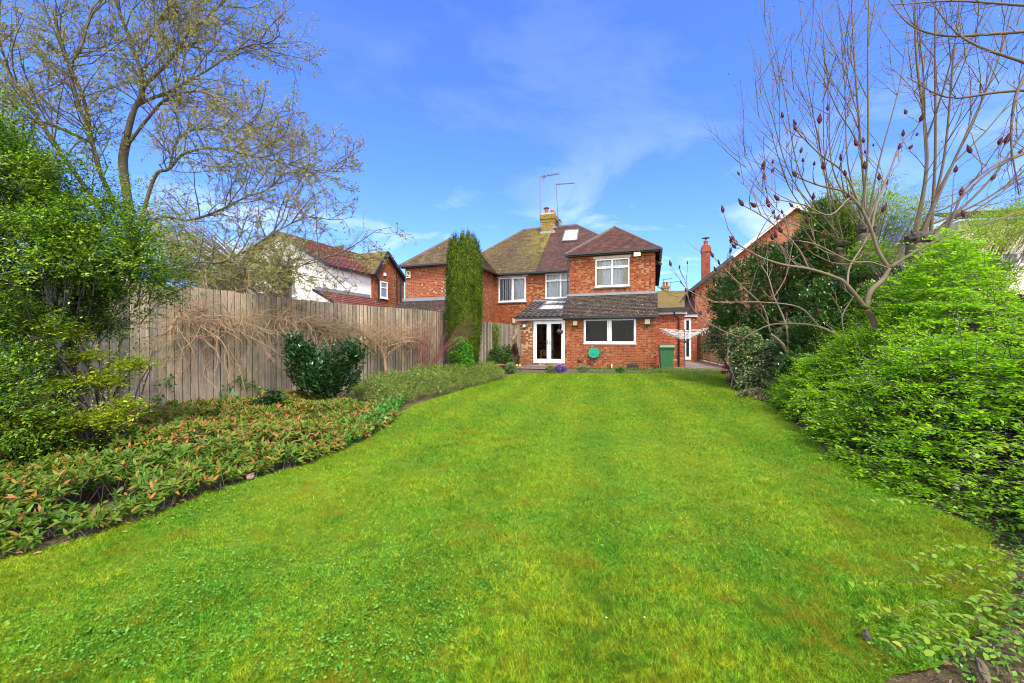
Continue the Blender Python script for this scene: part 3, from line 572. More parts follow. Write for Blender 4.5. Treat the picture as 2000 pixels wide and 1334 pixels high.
# ---------------------------------------------------------------- neighbour on the left: render and brick
Nf = Frame(-9.22, 20.7, 21.0)
nb = empty('neighbour_house', (-9.22, 20.7, 0), -math.radians(21.0)); tag(nb, 'white rendered house with red tiled roof and a brick cross wing beyond the fence', 'house')
ze = 5.1; gw = 3.7; pz = 7.1
vs = Nf.pu(725, 560, 0)[0]
m = MB(); m.poly([(-2*gw, 0, 0), (0, 0, 0), (0, 0, ze), (-gw, 0, pz), (-2*gw, 0, ze)]); m.poly([(0, 0, 0), (0, vs, 0), (0, vs, ze), (0, 0, ze)]); m.build('render_wall', M['render'], nb)
tiles('red_roof_slope', (.18, -.25, ze-.03), (.18, vs+.1, ze-.03), (-gw, vs+3.0, pz+.12), (-gw, -.25, pz+.12), M['tile_red'], nb, gauge=.26, lift=.03)
m = MB(); m.poly([(-2*gw-.18, -.25, ze-.03), (-gw, -.25, pz+.12), (-gw, vs+3, pz+.12), (-2*gw-.18, vs+3, ze-.03)]); m.build('roof_back_slope', M['tile_red'], nb)
m = MB(); m.bar((.2, -.27, ze-.1), (-gw, -.27, pz+.04), .05, .2); m.bar((-2*gw-.2, -.27, ze-.1), (-gw, -.27, pz+.04), .05, .2); m.build('verge_board', M['black'], nb)
gutter((.24, -.25, ze-.08), (.24, vs, ze-.08), nb, .11)
# cross wing in brick facing the gardens
v2 = vs+4.0; up = .18; vm = vs+2.0; bz = Nf.pu(752, 494, up)[1]; vap = Nf.pu(752, 494, up)[0]; vend = Nf.pu(789, 548, up)[0]; zend = Nf.pu(789, 550, up)[1]
m = MB(); m.poly([(up, vs+.003, 0), (up, vend, 0), (up, vend, zend), (up, vap, bz), (up, vs+.003, ze+.1)]); m.poly([(0.001, vs+.003, 0), (up, vs+.003, 0), (up, vs+.003, ze+.1), (0.001, vs+.003, ze+.1)]); m.build('brick_wing_wall', M['brick'], nb)
tiles('mossy_roof_slope', (-3.6, vs-.1, ze), (up+.2, vs-.1, ze), (up+.2, vap, bz+.1), (-3.6, vap, bz+.1), M['tile_moss'], nb)
m = MB(); m.poly([(-3.6, vap, bz+.1), (up+.2, vap, bz+.1), (up+.2, vend+.2, zend), (-3.6, vend+.2, zend)]); m.build('wing_back_slope', M['tile_moss'], nb)
m = MB(); m.bar((up+.22, vs-.12, ze-.06), (up+.22, vap, bz+.03), .05, .16); m.bar((up+.22, vap, bz+.03), (up+.22, vend+.2, zend-.08), .05, .16); m.build('verge_board', M['black'], nb)
# back roof of the same house, mossy
pk = Nf.pv(634, 477, vs+8); tiles('back_roof', (pk[0]-5, vs+6, ze), (pk[0]+5, vs+6, ze), (pk[0]+1, vs+9, pk[1]), (pk[0]-1.5, vs+9, pk[1]), M['tile_moss'], nb)
# window in the brick wing (looks along +u): frame in the plane u=up
def side_window(parent, x0, y0, x1, y1, u, fr):
    v0 = fr.pu(x0, (y0+y1)/2, u)[0]; v1 = fr.pu(x1, (y0+y1)/2, u)[0]; zt = fr.pu((x0+x1)/2, y0, u)[1]; zb = fr.pu((x0+x1)/2, y1, u)[1]; t = .07
    f = MB(); f.box(u+.003, u+.05, v0, v1, zb, zb+t); f.box(u+.003, u+.05, v0, v1, zt-t, zt); f.box(u+.003, u+.05, v0, v0+t, zb+t, zt-t); f.box(u+.003, u+.05, v1-t, v1, zb+t, zt-t); zm = zb+(zt-zb)*.62; f.box(u+.003, u+.045, v0+t, v1-t, zm-.03, zm+.03)
    f.box(u+.003, u+.08, v0-.04, v1+.04, zb-.07, zb-.003)
    o = f.build('window', M['white'], parent); MB().box(u+.008, u+.02, v0+.04, v1-.04, zb+.04, zt-.04).build('pane', plain('pane_grey', (.22, .27, .3), .08), o)
side_window(nb, 742, 550, 756, 582, up, Nf)
vv, z1 = Nf.pu(751, 536, up); MB().box(up+.003, up+.06, vv-.09, vv+.09, z1-.09, z1+.09).build('wall_vent', M['white'], nb)
for xx, yt in ((774, 536), (781, 545)):
    vv, z1 = Nf.pu(xx, yt, up); MB().tube([(up+.07, vv, .2), (up+.07, vv, z1)], .045, 6).build('downpipe', M['black'], nb)
MB().tube([(.3, vs+.05, ze-.1), (.33, vs+.25, ze-.35), (.27, vs+.35, ze-.9), (.27, vs+.35, 2)], .045, 6).build('downpipe', M['black'], nb)
# front window of the gable
a, za1 = Nf.pv(549, 540, 0); b, _ = Nf.pv(581, 540, 0); zb1 = Nf.pv(560, 580, 0)[1]; zt1 = Nf.pv(560, 541, 0)[1]
window(nb, a, b, zb1, zt1, -.07, 2, None, back='net')
# red lean-to on the side wall
v0_, zz0 = Nf.pu(620, 569, .0); v1_, zz1 = Nf.pu(727, 585, 0); ztp = 3.75
tiles('side_lean_to_roof', (1.9, -1.2, ztp-.95), (1.9, vs-.2, ztp-.95), (.03, vs-.2, ztp), (.03, -1.2, ztp), M['tile_red'], nb, gauge=.26, lift=.03)
MB().box(.004, .12, -1.1, vs-.2, ztp-.02, ztp+.14).build('flashing', M['lead'], nb); MB().box(.01, 1.75, -1.0, vs-.2, 0, ztp-.95).build('side_lean_to_wall', M['render'], nb)
MB().prism([(1.95, -1.22, ztp-1.05), (.03, -1.22, ztp-.08), (.03, -1.22, ztp+.05), (1.95, -1.22, ztp-.9)], (0, -.03, 0)).build('verge_board', M['black'], nb)
m = MB(); pt = Nf.pv(628, 478, 5.2); c0 = Vector((pt[0], 5.2, pt[1]-1.2)); m.tube([c0, c0+Vector((0, 0, 1.35))], .02, 5); m.bar(c0+Vector((-.1, 0, 1.25)), c0+Vector((.7, 0, 1.35)), .025); m.build('aerial', M['steel'], nb)
# ---------------------------------------------------------------- gable house on the right
Ef = Frame(11.75, 26.0, 19.2); eh = empty('gable_house', (11.75, 26, 0), -math.radians(19.2)); tag(eh, 'tall red brick house whose gable rises behind the shrubs right of the path', 'house')
sx, zE = Ef.pv(1357.5, 561, 0); ax_, zA = Ef.pv(1553, 404, 0); L_ = ax_-sx
m = MB(); m.poly([(sx, 0, 0), (sx+2*L_, 0, 0), (sx+2*L_, 0, zE), (sx+L_, 0, zA), (sx, 0, zE)]); m.poly([(sx, 0, 0), (sx, 9, 0), (sx, 9, zE), (sx, 0, zE)]); m.build('gable_wall', M['brick_far'], eh)
m = MB(); kk = (zA-zE)/L_
for o1, o2 in ((.25, .32), (.42, .47)): m.prism([(sx+.1, 0, zE-o1-.02), (sx+L_, 0, zA-o1), (sx+L_, 0, zA-o2-.04), (sx+.1, 0, zE-o2-.06)], (0, -.05 if o1 < .3 else -.03, 0))
m.build('corbel_band', M['brick_side'], eh)
tiles('roof_slope', (sx-.3, 9, zE-.2), (sx-.3, -.3, zE-.2), (sx+L_, -.3, zA+.05), (sx+L_, 9, zA+.05), M['tile_new'], eh)
MB().poly([(sx+L_, -.3, zA+.05), (sx+2*L_+.3, -.3, zE-.2), (sx+2*L_+.3, 9, zE-.2), (sx+L_, 9, zA+.05)]).build('roof_slope', M['tile_new'], eh)
mid = .42; a0 = Vector((sx-.3, -.32, zE-.25)); a1 = Vector((sx+L_, -.32, zA)); am = a0.lerp(a1, mid)
MB().bar(a0, am, .08, .2).build('verge_board', M['black'], eh); MB().bar(am, a1, .08, .2).bar(a1, (sx+2*L_+.3, -.32, zE-.25), .08, .2).build('verge_board', plain('verge_grey', (.42, .42, .44), .6), eh)
gutter((sx-.35, -.3, zE-.2), (sx-.35, 9, zE-.2), eh, .12)
VCh = 3.0; c0, zc = Ef.pv(1371.5, 463, VCh); c1, _ = Ef.pv(1387.5, 463, VCh)
m = MB(); m.box(c0, c1, VCh, VCh+.6, 3.0, zc-1.05); m.box(c0-.05, c1+.05, VCh-.05, VCh+.65, zc-1.05, zc-.75); m.box(c0+.0, c1-.0, VCh+.0, VCh+.6, zc-.75, zc-.6); che = m.build('chimney', brickmat('brick_stack', (.22, .05, .028), (.30, .08, .042), (.24, .11, .07), pale=.0), eh)
cx = (c0+c1)/2; MB().lathe((cx, VCh+.3, zc-.6), [(.16, 0), (.14, .3), (.17, .33), (.17, .36), (.1, .36)], 12).build('chimney_pot', M['terracotta'], che, True); MB().lathe((cx, VCh+.3, zc-.24), [(.05, 0), (.05, .2), (.26, .2), (.27, .23), (.02, .3)], 12).build('chimney_cowl', M['steel'], che, True)
# ---------------------------------------------------------------- far house between
Ff = Frame(14, 40, 14); fh = empty('far_house', (14, 40, 0), -math.radians(14)); tag(fh, 'distant low house with moss covered roof seen between the two brick houses', 'house')
a, zt = Ff.pv(1270, 569, 3); b, _ = Ff.pv(1366, 572, 3); _, zb = Ff.pv(1320, 601, 0)
tiles('roof', (a-3, 0, zb), (b+3, 0, zb), (b+3, 3, zt), (a-3, 3, zt), M['tile_far'], fh, gauge=.12); MB().box(a-2.8, b+2.8, .3, 7, 0, zb-.02).build('wall', M['cream'], fh)
wa, wz1 = Ff.pv(1343, 603, .25); wb, wz0 = Ff.pv(1353, 611, .25); window(fh, wa, wb, wz0, wz1, .2, 2, None, back=None)
a, zc = Ff.pv(1293, 557, 3); b, _ = Ff.pv(1307, 557, 3); fc = MB().box(a, b, 2.9, 3.6, zt-1, zc-.3).box(a-.06, b+.06, 2.84, 3.66, zc-.3, zc-.1).build('chimney', M['brick_moss'], fh)
for u in (a+.2, b-.2): MB().lathe((u, 3.2, zc-.1), [(.14, 0), (.12, .4), (.15, .42), (.1, .45)], 10).build('chimney_pot', M['terracotta'], fc, True)
m = MB(); 
for (xa, ya, xb) in ((1296, 547, 1312), (1310, 552, 1330)):
    p, q = Ff.pv(xa, ya, 3.2); r, _ = Ff.pv(xb, ya, 3.2); m.bar((p, 3.2, zt), (p, 3.2, q+.1), .05); m.bar((p-.2, 3.2, q), (r, 3.2, q+.15), .05)
    for i in range(6): x = p+(r-p)*i/5; m.bar((x, 2.9, q+.03*i), (x, 3.5, q+.03*i), .03)
m.build('aerial', M['steel'], fh)
m = MB(); A = H.W(uB1, 3, 4.1); B = Ef.W(sx, 3, 4.5); 
for dz, D_ in ((0, 0), (.12, .9)):
    pts = [A.lerp(B, i/10)+Vector((0, D_, dz*3-.35*math.sin(math.pi*i/10))) for i in range(11)]; m.tube(pts, .012, 4)
tag(m.build('overhead_cable', M['black']), 'thin black cable strung from the brick wing to the gable house', 'cable')
# ---------------------------------------------------------------- rendered house far right
Rf = Frame(14, 14, 12); rh = empty('rendered_house', (14, 14, 0), -math.radians(12)); tag(rh, 'cream rendered house with grey roof partly hidden behind shrubs at right', 'house')
a, zt = Rf.pv(1872, 432, 0); b, _ = Rf.pv(2400, 432, 0); wl, wt = Rf.pv(1925, 493, 0); wr, wb = Rf.pv(2060, 516, 0)
m = MB(); wall(m, (a, 0, 0), (1, 0, 0), b-a, zt, [(wl-a, wr-a, wb, wt)]); m.poly([(a, 0, 0), (a, 6, 0), (a, 6, zt), (a, 0, zt)]); m.build('wall', M['cream'], rh)
tiles('roof', (a-.3, -.3, zt), (b, -.3, zt), (b, 3.4, zt+1.2), (a+1.2, 3.4, zt+1.2), tilemat('slate', (.12, .11, .12), (.2, .18, .18), tw=.3, gauge=.22), rh, gauge=.22)
window(rh, wl, wr, wb, wt, .03, 4, None, back='net')
# ================================================================ FENCES
def fence(name, A, B, z0, z1, mat, label, bw=.125, gap=0, side=1, posts=True, dip=0):
    A = Vector((*A, 0)); B = Vector((*B, 0)); L = (B-A).length; t = (B-A)/L; n = Vector((t.y, -t.x, 0))*side
    root = empty(name, A, math.atan2(t.y, t.x)); tag(root, label, 'fence'); rnd = random.Random(name); s = 0; m = MB(); sg = side; edges = []
    while s < L-.02:
        w = bw*rnd.uniform(.9, 1.08); h = z1+rnd.uniform(-.012, .012)+.015*math.sin(s*1.1)+.02*math.sin(s*.43+1); e = min(s+w+.018, L)
        y = -.0*sg; o0, o1 = -.006, -.028                     # feather edge: thin edge tucked under the next board's thick edge
        x0, x1 = s, e; k = rnd.uniform(-.003, .003)
        V = [(x0, 0, z0), (x1, 0, z0), (x1, -.010*sg, z0), (x0, (-.034+k)*sg, z0)]; T = [(p[0], p[1], h) for p in V]
        m.poly(V); m.poly(T[::-1])
        for i in range(4): j = (i+1) % 4; m.poly([V[i], V[j], T[j], T[i]])
        edges.append(len(m.f)-1); s += w
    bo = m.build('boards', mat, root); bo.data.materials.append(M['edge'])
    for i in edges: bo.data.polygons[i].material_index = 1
    r = MB()
    for zz in (z0+.25, (z0+z1)/2, z1-.25): r.box(0, L, .02*sg, .08*sg, zz-.04, zz+.04)
    r.build('rails', mat, root)
    if posts:
        k = int(L/2.4)+1
        for i in range(k): x = i*2.4+.3; MB().box(x, x+.1, .02*sg, .12*sg, 0, z1-.02).build('post', mat, root)
    return root
FD = Vector((math.sin(math.radians(27)), math.cos(math.radians(27)), 0)); FO = Vector((-6.1, 6.98, 0))
FN = Vector((FD.y, -FD.x, 0))                       # towards the garden
def FP(x, y, off=0.0):                              # pixel -> point on the fence face (off metres in front)
    d = Vector(((x-1000)/F, 1, (664-y)/F)); c = Vector((0, 0, CAMZ)); t = (off-(c-FO).dot(FN))/d.dot(FN); return c+d*t
fA = FO-FD*6.2; fB = FO+FD*8.45; fC = fB+FD*6.1
f1 = fence('board_fence', (fA.x, fA.y), (fB.x, fB.y), .12, 2.26, M['fence'], 'tall weathered feather-edge board fence along the left border')
MB().box(0, 14.6, -.05, .02, 0, .13).build('gravel_board', M['fence'], f1)
fence('board_fence', (fB.x+.05, fB.y+.1), (fC.x, fC.y), .02, 2.03, M['fence_far'], 'lower pale board fence between the columnar yew and the house')
# lattice fence on the right
def lattice_fence():
    A = Vector((12.3, 26.8, 0)); B = Vector((10.35, 19.4, 0)); L = (B-A).length; t = (B-A)/L
    root = empty('lattice_fence', A, math.atan2(t.y, t.x)); tag(root, 'weathered woven lattice fence beside the paved side passage', 'fence')
    for i in range(4):
        x0 = i*L/4+.06; x1 = (i+1)*L/4-.06; m = MB(); n = int((x1-x0)/.12)
        for k in range(n+1): x = x0+(x1-x0)*k/n; m.box(x-.022, x+.022, .0, .012, .12, 1.9)
        for k in range(17): z = .14+k*.108; m.box(x0, x1, .013, .03, z-.03, z+.03)
        m.box(x0, x1, -.02, -.001, 1.88, 1.94); m.box(x0, x1, -.02, -.001, .08, .13); m.build('lattice_panel', M['lattice'], root)
        MB().box(x1+.01, x1+.11, -.04, .06, 0, 2.0).build('post', M['lattice'], root)
lattice_fence()
fence('board_fence', (10.3, 19.2), (9.75, 14.9), .05, 1.95, M['lattice'], 'green stained board fence behind the variegated shrub', side=-1)
fence('board_fence', (9.0, 11.0), (5.6, 1.0), .05, 1.95, plain('dark_boards', (.09, .06, .04), .9, var=.4), 'dark board fence hidden behind the bright green shrub', side=-1)
# ================================================================ GROUND
tg = NT('soil'); s1 = tg.noise(1.5, 8, .7); s2 = tg.noise(35, 5, .7)
cs = tg.mix(s1, (.08, .055, .032), (.20, .145, .09)); cs = tg.mix(tg.ramp(s2, [(.55, 0), (.7, 1)]), cs, (.32, .24, .15)); cs = tg.mix(tg.ramp(tg.noise(5, 6, .7), [(.52, 0), (.62, .85)]), cs, (.05, .09, .012))
tg.bump(s2, 1, .05); M['soil'] = tg.fin(cs, .95, .15)
def sheet(name, pts, z, mat, kind='structure', sub=None):
    m = MB(); m.poly([(x, y, z) for x, y in pts]); o = m.build(name, mat); o['kind'] = kind; return o
sheet('ground', [(-600, -40), (600, -40), (600, 900), (-600, 900)], -.03, M['soil'])
LEFT = [(-4.6, .2), (-3.9, 1.4), G(0, 1095), G(120, 1060), G(250, 1020), G(370, 975), G(480, 938), G(600, 905), G(700, 862), G(745, 835), G(775, 812), G(800, 795), G(850, 778), G(900, 763), G(950, 748), G(985, 739), G(1000, 732)]
RIGHT = [G(1420, 731), G(1440, 745), G(1450, 762), G(1490, 785), G(1530, 808), G(1590, 860), G(1650, 905), G(1700, 935), G(1790, 975), G(1870, 1012), G(1935, 1050), G(1985, 1110), G(1975, 1190), G(1890, 1245), G(1790, 1300), G(1720, 1345), (1.22, 1.0), (1.0, .2)]
LAWN = LEFT+[G(1010, 729.5), G(1200, 729.5), G(1400, 729)]+RIGHT
def ragged(poly, amp=.06, step=.12):
    o = []
    for i in range(len(poly)):
        a = Vector((*poly[i], 0)); b = Vector((*poly[(i+1) % len(poly)], 0)); k = max(1, int((b-a).length/step))
        for j in range(k): p = a.lerp(b, j/k); q = mnoise.noise_vector(p*3.1)*amp+mnoise.noise_vector(p*9)*amp*.5; o.append((p.x+q.x, p.y+q.y))
    return o
LAWN = ragged(LAWN)
tl = NT('lawn_turf'); a = tl.noise(.7, 6, .6); b = tl.noise(40, 4, .7); c = tl.mix(tl.ramp(a, [(.35, 0), (.65, 1)]), (.08, .20, .008), (.18, .27, .012)); c = tl.mix(b, tl.mix(1.0, c, (.45, .45, .45), 'MULTIPLY'), tl.mix(1.0, c, (1.15, 1.15, 1.15), 'MULTIPLY')); tl.bump(b, .8, .02)
M['turf'] = tl.fin(c, .9, .15)
sheet('lawn', LAWN, 0, M['turf'])
tp = NT('paving'); bp = tp.n('TexBrick'); bp.inputs['Scale'].default_value = 1; bp.inputs['Brick Width'].default_value = .6; bp.inputs['Row Height'].default_value = .45; bp.inputs['Mortar Size'].default_value = .012; bp.inputs['Color1'].default_value = (.15, .12, .11, 1); bp.inputs['Color2'].default_value = (.3, .24, .21, 1); bp.inputs['Mortar'].default_value = (.06, .06, .03, 1); tp.l(tp.co(), bp.inputs['Vector'])
cp = tp.mix(.5, bp.outputs[0], tp.ramp(tp.noise(3, 7, .7), [(.3, .5), (.7, 1.3)]), 'MULTIPLY'); M['paving'] = tp.fin(cp, .6, .4)
def hsheet(name, u0, u1, v0, v1, z, mat):
    m = MB(); m.poly([(u0, v0, 0), (u1, v0, 0), (u1, v1, 0), (u0, v1, 0)]); o = m.build(name, mat); o.location = (H.o.x, H.o.y, z); o.rotation_euler = (0, 0, -H.a); o['kind'] = 'structure'; return o
hsheet('patio', uP-.4, uL+.1, -1.35, .3, .012, M['paving'])
hsheet('side_path', .15, 4.6, -.5, 12, .012, M['paving'])
# ================================================================ PLANTS
R = np.random.default_rng(7); rd = random.Random(5)
def inpoly(x, y, poly):
    c = np.zeros(len(x), bool); n = len(poly); j = n-1
    for i in range(n):
        xi, yi = poly[i]; xj, yj = poly[j]
        if yi != yj: c ^= ((yi > y) != (yj > y)) & (x < (xj-xi)*(y-yi)/(yj-yi)+xi)
        j = i
    return c
def vnoise(p, scale, seed=0):          # cheap smooth noise for numpy arrays, about -1..1
    p = p*scale+seed*17.3; s = 0
    for k, (a, b, c) in enumerate(((1, .7, .4), (-.6, 1.1, .8), (.5, -.9, 1.3), (1.7, .3, -1.1))):
        s = s+np.sin(p[:, 0]*a*1.3+p[:, 1]*b*1.7+(p[:, 2] if p.shape[1] > 2 else 0)*c*1.5+k*1.9+seed)
    return s/2.6
bark = plain('bark_brown', (.13, .095, .06), .9, var=.4)
bark_grey = plain('bark_grey', (.12, .10, .06), .9, var=.45)
bark_sumac = plain('bark_sumac', (.165, .12, .078), .85, var=.3)
bark_lime = plain('bark_lime', (.115, .09, .048), .85, var=.35)
bark_dark = plain('bark_dark', (.06, .05, .04), .9, var=.4)
twig_red = plain('twig_red', (.11, .045, .03), .7, var=.4)
twig_tan = plain('twig_tan', (.36, .245, .14), .85, var=.35)
twig_crim = plain('twig_crimson', (.2, .06, .06), .7, var=.35)
# ---------------------------------------------------------------- grass
def grass():
    n = 900000; D = 1.4+R.random(n)**1.9*15.2; span = D*1.3+.3; x = (R.random(n)*2-1)*span
    # acceptance so that density falls with distance
    jx = x+R.normal(0, .035, n); jy = D+R.normal(0, .04, n)
    k = inpoly(jx, jy, LAWN) & (np.abs(x) < D*1.28+.25); x, D = jx[k], jy[k]
    p = np.stack([x, D, np.zeros_like(x)], 1); n = len(x)
    nA = vnoise(p, .9, 1)+.5*vnoise(p, 2.7, 2); clump = vnoise(p, 9, 4)+.6*vnoise(p, 21, 6); tall = (1+.22*nA+.35*clump).clip(.35, 2)*np.clip(.62+.1*D, .7, 1.1)
    h = (.017+.011*R.random(n))*tall*(1+.03*D); wd = (.0026+.0016*D*.42)*(.7+.6*R.random(n))
    a = R.random(n)*6.283; lean = R.normal(0, 1.0, (n, 2))
    dx, dy = np.cos(a)*wd/2, np.sin(a)*wd/2; z0 = np.zeros(n)-.004
    v0 = np.stack([x-dx, D-dy, z0], 1); v1 = np.stack([x+dx, D+dy, z0], 1); v2 = np.stack([x+lean[:, 0]*h, D+lean[:, 1]*h, h], 1)
    t = NT('grass_blades'); g = t.n('NewGeometry'); pos = g.outputs['Position']
    big = t.ramp(t.noise(.75, 6, .62, vec=pos), [(.38, 0), (.60, 1)]); fine = t.ramp(t.noise(6, 6, .75, vec=pos), [(.44, 0), (.57, 1)])
    lush = t.ramp(g.outputs['Random Per Island'], [(0, (.025, .12, .004)), (.5, (.09, .29, .008)), (1, (.25, .50, .05))])
    moss = t.ramp(g.outputs['Random Per Island'], [(0, (.10, .17, .004)), (.5, (.30, .39, .010)), (1, (.50, .50, .035))])
    f = t.math('ADD', t.math('MULTIPLY', big, .45), t.math('MULTIPLY', fine, .5)); col = t.mix(f, lush, moss)
    # faint mowing stripes running to the house
    mp = t.n('Mapping'); mp.inputs['Rotation'].default_value = (0, 0, math.radians(12)); t.l(pos, mp.inputs[0]); wv = t.n('TexWave'); wv.inputs['Scale'].default_value = .33; wv.inputs['Distortion'].default_value = 2.0; wv.inputs['Detail'].default_value = 1; t.l(mp.outputs[0], wv.inputs['Vector'])
    col = t.mix(1.0, col, t.ramp(wv.outputs[1], [(.2, (.86, .88, .86)), (.8, (1.12, 1.1, 1.05))]), 'MULTIPLY')
    tf_ = t.noise(26, 4, .8, vec=pos); col = t.mix(1.0, col, t.ramp(tf_, [(.36, .5), (.5, 1.0), (.64, 1.45)]), 'MULTIPLY'); br_ = t.ramp(t.noise(2.4, 7, .75, vec=pos), [(.54, 0), (.62, .85)]); col = t.mix(br_, col, (.26, .23, .015)); dk_ = t.ramp(t.noise(3.7, 6, .7, vec=pos), [(.34, .75), (.44, 0)]); col = t.mix(dk_, col, (.05, .17, .015))
    dry = t.ramp(t.noise(1.9, 6, .7, vec=pos), [(.66, 0), (.74, .7)]); col = t.mix(dry, col, (.28, .22, .07))
    t.l(col, t.b.inputs['Base Color']); t.b.inputs['Roughness'].default_value = .6; t.b.inputs['Specular IOR Level'].default_value = .08
    tr = t.n('BsdfTranslucent'); t.l(col, tr.inputs[0]); mx = t.n('MixShader'); mx.inputs[0].default_value = .35; t.l(t.b.outputs[0], mx.inputs[1]); t.l(tr.outputs[0], mx.inputs[2]); t.l(mx.outputs[0], t.o.inputs[0])
    o = npmesh('grass', np.stack([v0, v1, v2], 1), 3, t.m); tag(o, 'bright green mossy lawn grass across the garden', None, kind='stuff')
    # clover and plantain leaves lying in the turf
    c = 4200; cx, cy = (R.random(c)*2-1)*4.6, 1.6+R.random(c)**1.5*7; q = inpoly(cx, cy, LAWN) & (vnoise(np.stack([cx, cy], 1), 1.6, 5) > .1); cx, cy = cx[q], cy[q]; m = 22; bx = np.repeat(cx, m)+R.normal(0, .085, len(cx)*m); by = np.repeat(cy, m)+R.normal(0, .085, len(cx)*m); k = inpoly(bx, by, LAWN); bx, by = bx[k], by[k]
    b = np.stack([bx, by, R.uniform(.008, .028, len(bx))], 1); an = R.random(len(bx))*6.28; ax = np.stack([np.cos(an), np.sin(an), R.normal(.1, .2, len(bx))], 1)
    V = leafV(b, ax, np.array([[0, 0, 1.]])+R.normal(0, .3, (len(bx), 3)), R.uniform(.007, .017, len(bx)), .8, .08)
    o = npmesh('clover', V, 4, leafmat('clover_leaf', [(.05, .18, .015), (.09, .27, .025), (.16, .36, .06)], .2, .6, .2)); tag(o, 'small clover and weed leaves spread through the turf', None, kind='stuff')
    dn = 110; x = (R.random(dn)*2-1)*5; y = 1.8+R.random(dn)**1.3*9; k = inpoly(x, y, LAWN); x, y = x[k], y[k]; V = []
    b = np.stack([x, y, np.full(len(x), .04)], 1); an = R.random(len(x))*6.28
    for i in range(3): ax = np.stack([np.cos(an+i*2.1), np.sin(an+i*2.1), np.full(len(x), .1)], 1); V.append(leafV(b, ax, np.array([[0, 0, 1.]]), np.full(len(x), .006), .7, 0))
    o = npmesh('petals', np.concatenate(V), 4, plain('petal_white', (.8, .78, .76), .6)); tag(o, 'tiny fallen white petals scattered over the lawn', None, kind='stuff')
grass()
# ---------------------------------------------------------------- left border ground cover
FX = lambda y: -6.1+(y-6.98)*.5095
corner = [(x+.05, y) for x, y in RIGHT[7:15]]+[(1.6, .6), (5.5, .6), (5, 3.4)]
def border_poly(): return [(x+.06, y) for x, y in LEFT[1:11]]+[(FX(9.0)+.1, 9.0), (FX(6)+.1, 6), (FX(3)+.1, 3), (FX(1.2)+.1, 1.2)]
def groundcover():
    bp = border_poly(); n = 46000; x = R.uniform(-10, -1, n); y = R.uniform(1.2, 9, n); k = inpoly(x, y, bp); x, y = x[k], y[k]
    L = np.array(LEFT[1:12]); ed = np.min(np.hypot(x[:, None]-L[None, :, 0], y[:, None]-L[None, :, 1]), axis=1)   # rough distance to the lawn edge
    p = np.stack([x, y, x*0], 1); keep = R.random(len(x)) < np.clip(1.15-.08*y, .4, 1); keep &= (vnoise(p, 3.3, 15)+.5*vnoise(p, 8, 16)) > -.7; x, y, ed, p = x[keep], y[keep], ed[keep], p[keep]
    h = np.clip(.09+ed*.42, .05, .30)*np.interp(y, [2, 4, 6, 9], [1.05, .85, .55, .5])*(1+.38*vnoise(p, 1.9, 3)+.25*vnoise(p, 4.6, 4)).clip(.2, 2); lay = R.random(len(x)); z = h*(.45+.55*lay)
    nn = len(x); ax = np.stack([R.normal(.28, .35, nn), R.normal(-.22, .35, nn), np.full(nn, .85)], 1)
    base = np.stack([x, y, z], 1); V = rosetteV(R, base, ax, 7, .050+.0035*y, .30, 1.2, .10, .25, lf=ovalV)
    mt = leafmat('border_leaf', [(.025, .085, .006), (.05, .15, .01), (.10, .22, .015), (.14, .26, .03), (.04, .12, .01), (.09, .18, .012), (.16, .19, .02), (.36, .17, .06)], .3, .5, .25, 1.1, .55, (1.5, .95, .7))
    far = np.tile((y+.5*vnoise(p, 1.2, 21)) > 4.5, 7); V = V.reshape(-1, 6, 3); o = npmesh('ground_cover', V[~far], 6, mt); tag(o, 'low green ground cover with few reddish tips at the near left border', None, kind='stuff')
    mt2 = leafmat('border_leaf_red', [(.03, .09, .008), (.06, .16, .012), (.10, .22, .015), (.14, .24, .02), (.18, .20, .03), (.26, .14, .04), (.42, .19, .09)], .3, .5, .25, 1.6, .6, (1.4, .95, .7)); o = npmesh('ground_cover', V[far], 6, mt2); tag(o, 'reddish tipped ground cover below the dark laurel in the left border', None, kind='stuff')
    st = stemV(np.stack([x+R.normal(0, .05, nn), y+R.normal(0, .05, nn), z*0], 1), base, .004, .003); o = npmesh('undergrowth', st, 4, bark_dark); tag(o, 'brown stems under the low border ground cover', None, kind='stuff')
    # litter
    m = 700; x = R.uniform(1.3, 5, m); y = R.uniform(1.1, 3.6, m); b = np.stack([x, y, R.uniform(.005, .03, m)], 1); b = b[inpoly(x, y, corner)]; an = R.random(len(b))*6.28
    o = npmesh('fallen_leaves', ovalV(b, np.stack([np.cos(an), np.sin(an), an*0], 1), np.array([[0, 0, 1.]])+R.normal(0, .4, (len(b), 3)), R.uniform(.012, .035, len(b)), .55, .15), 6, leafmat('litter_leaf', [(.06, .035, .02), (.15, .08, .04), (.3, .2, .12)], .1, .8)); tag(o, 'brown leaf litter over the bare soil in the near right corner', None, kind='stuff')
    m = 1500; x = R.uniform(-6, 0, m); y = R.uniform(1.2, 12, m); L2 = np.array(LEFT); ed = np.min(np.hypot(x[:, None]-L2[None, :, 0], y[:, None]-L2[None, :, 1]), axis=1); k = ed < .28; b = np.stack([x[k], y[k], R.uniform(.01, .04, k.sum())], 1); an = R.random(k.sum())*6.28
    V = leafV(b, np.stack([np.cos(an), np.sin(an), an*0], 1), np.array([[0, 0, 1.]])+R.normal(0, .3, (k.sum(), 3)), R.uniform(.025, .055, k.sum()), .45, .12)
    o = npmesh('fallen_leaves', V, 4, leafmat('dead_leaf', [(.22, .1, .03), (.4, .2, .08), (.45, .28, .16)], .1, .8)); tag(o, 'dry orange brown leaves lying along the border edge', None, kind='stuff')
groundcover()
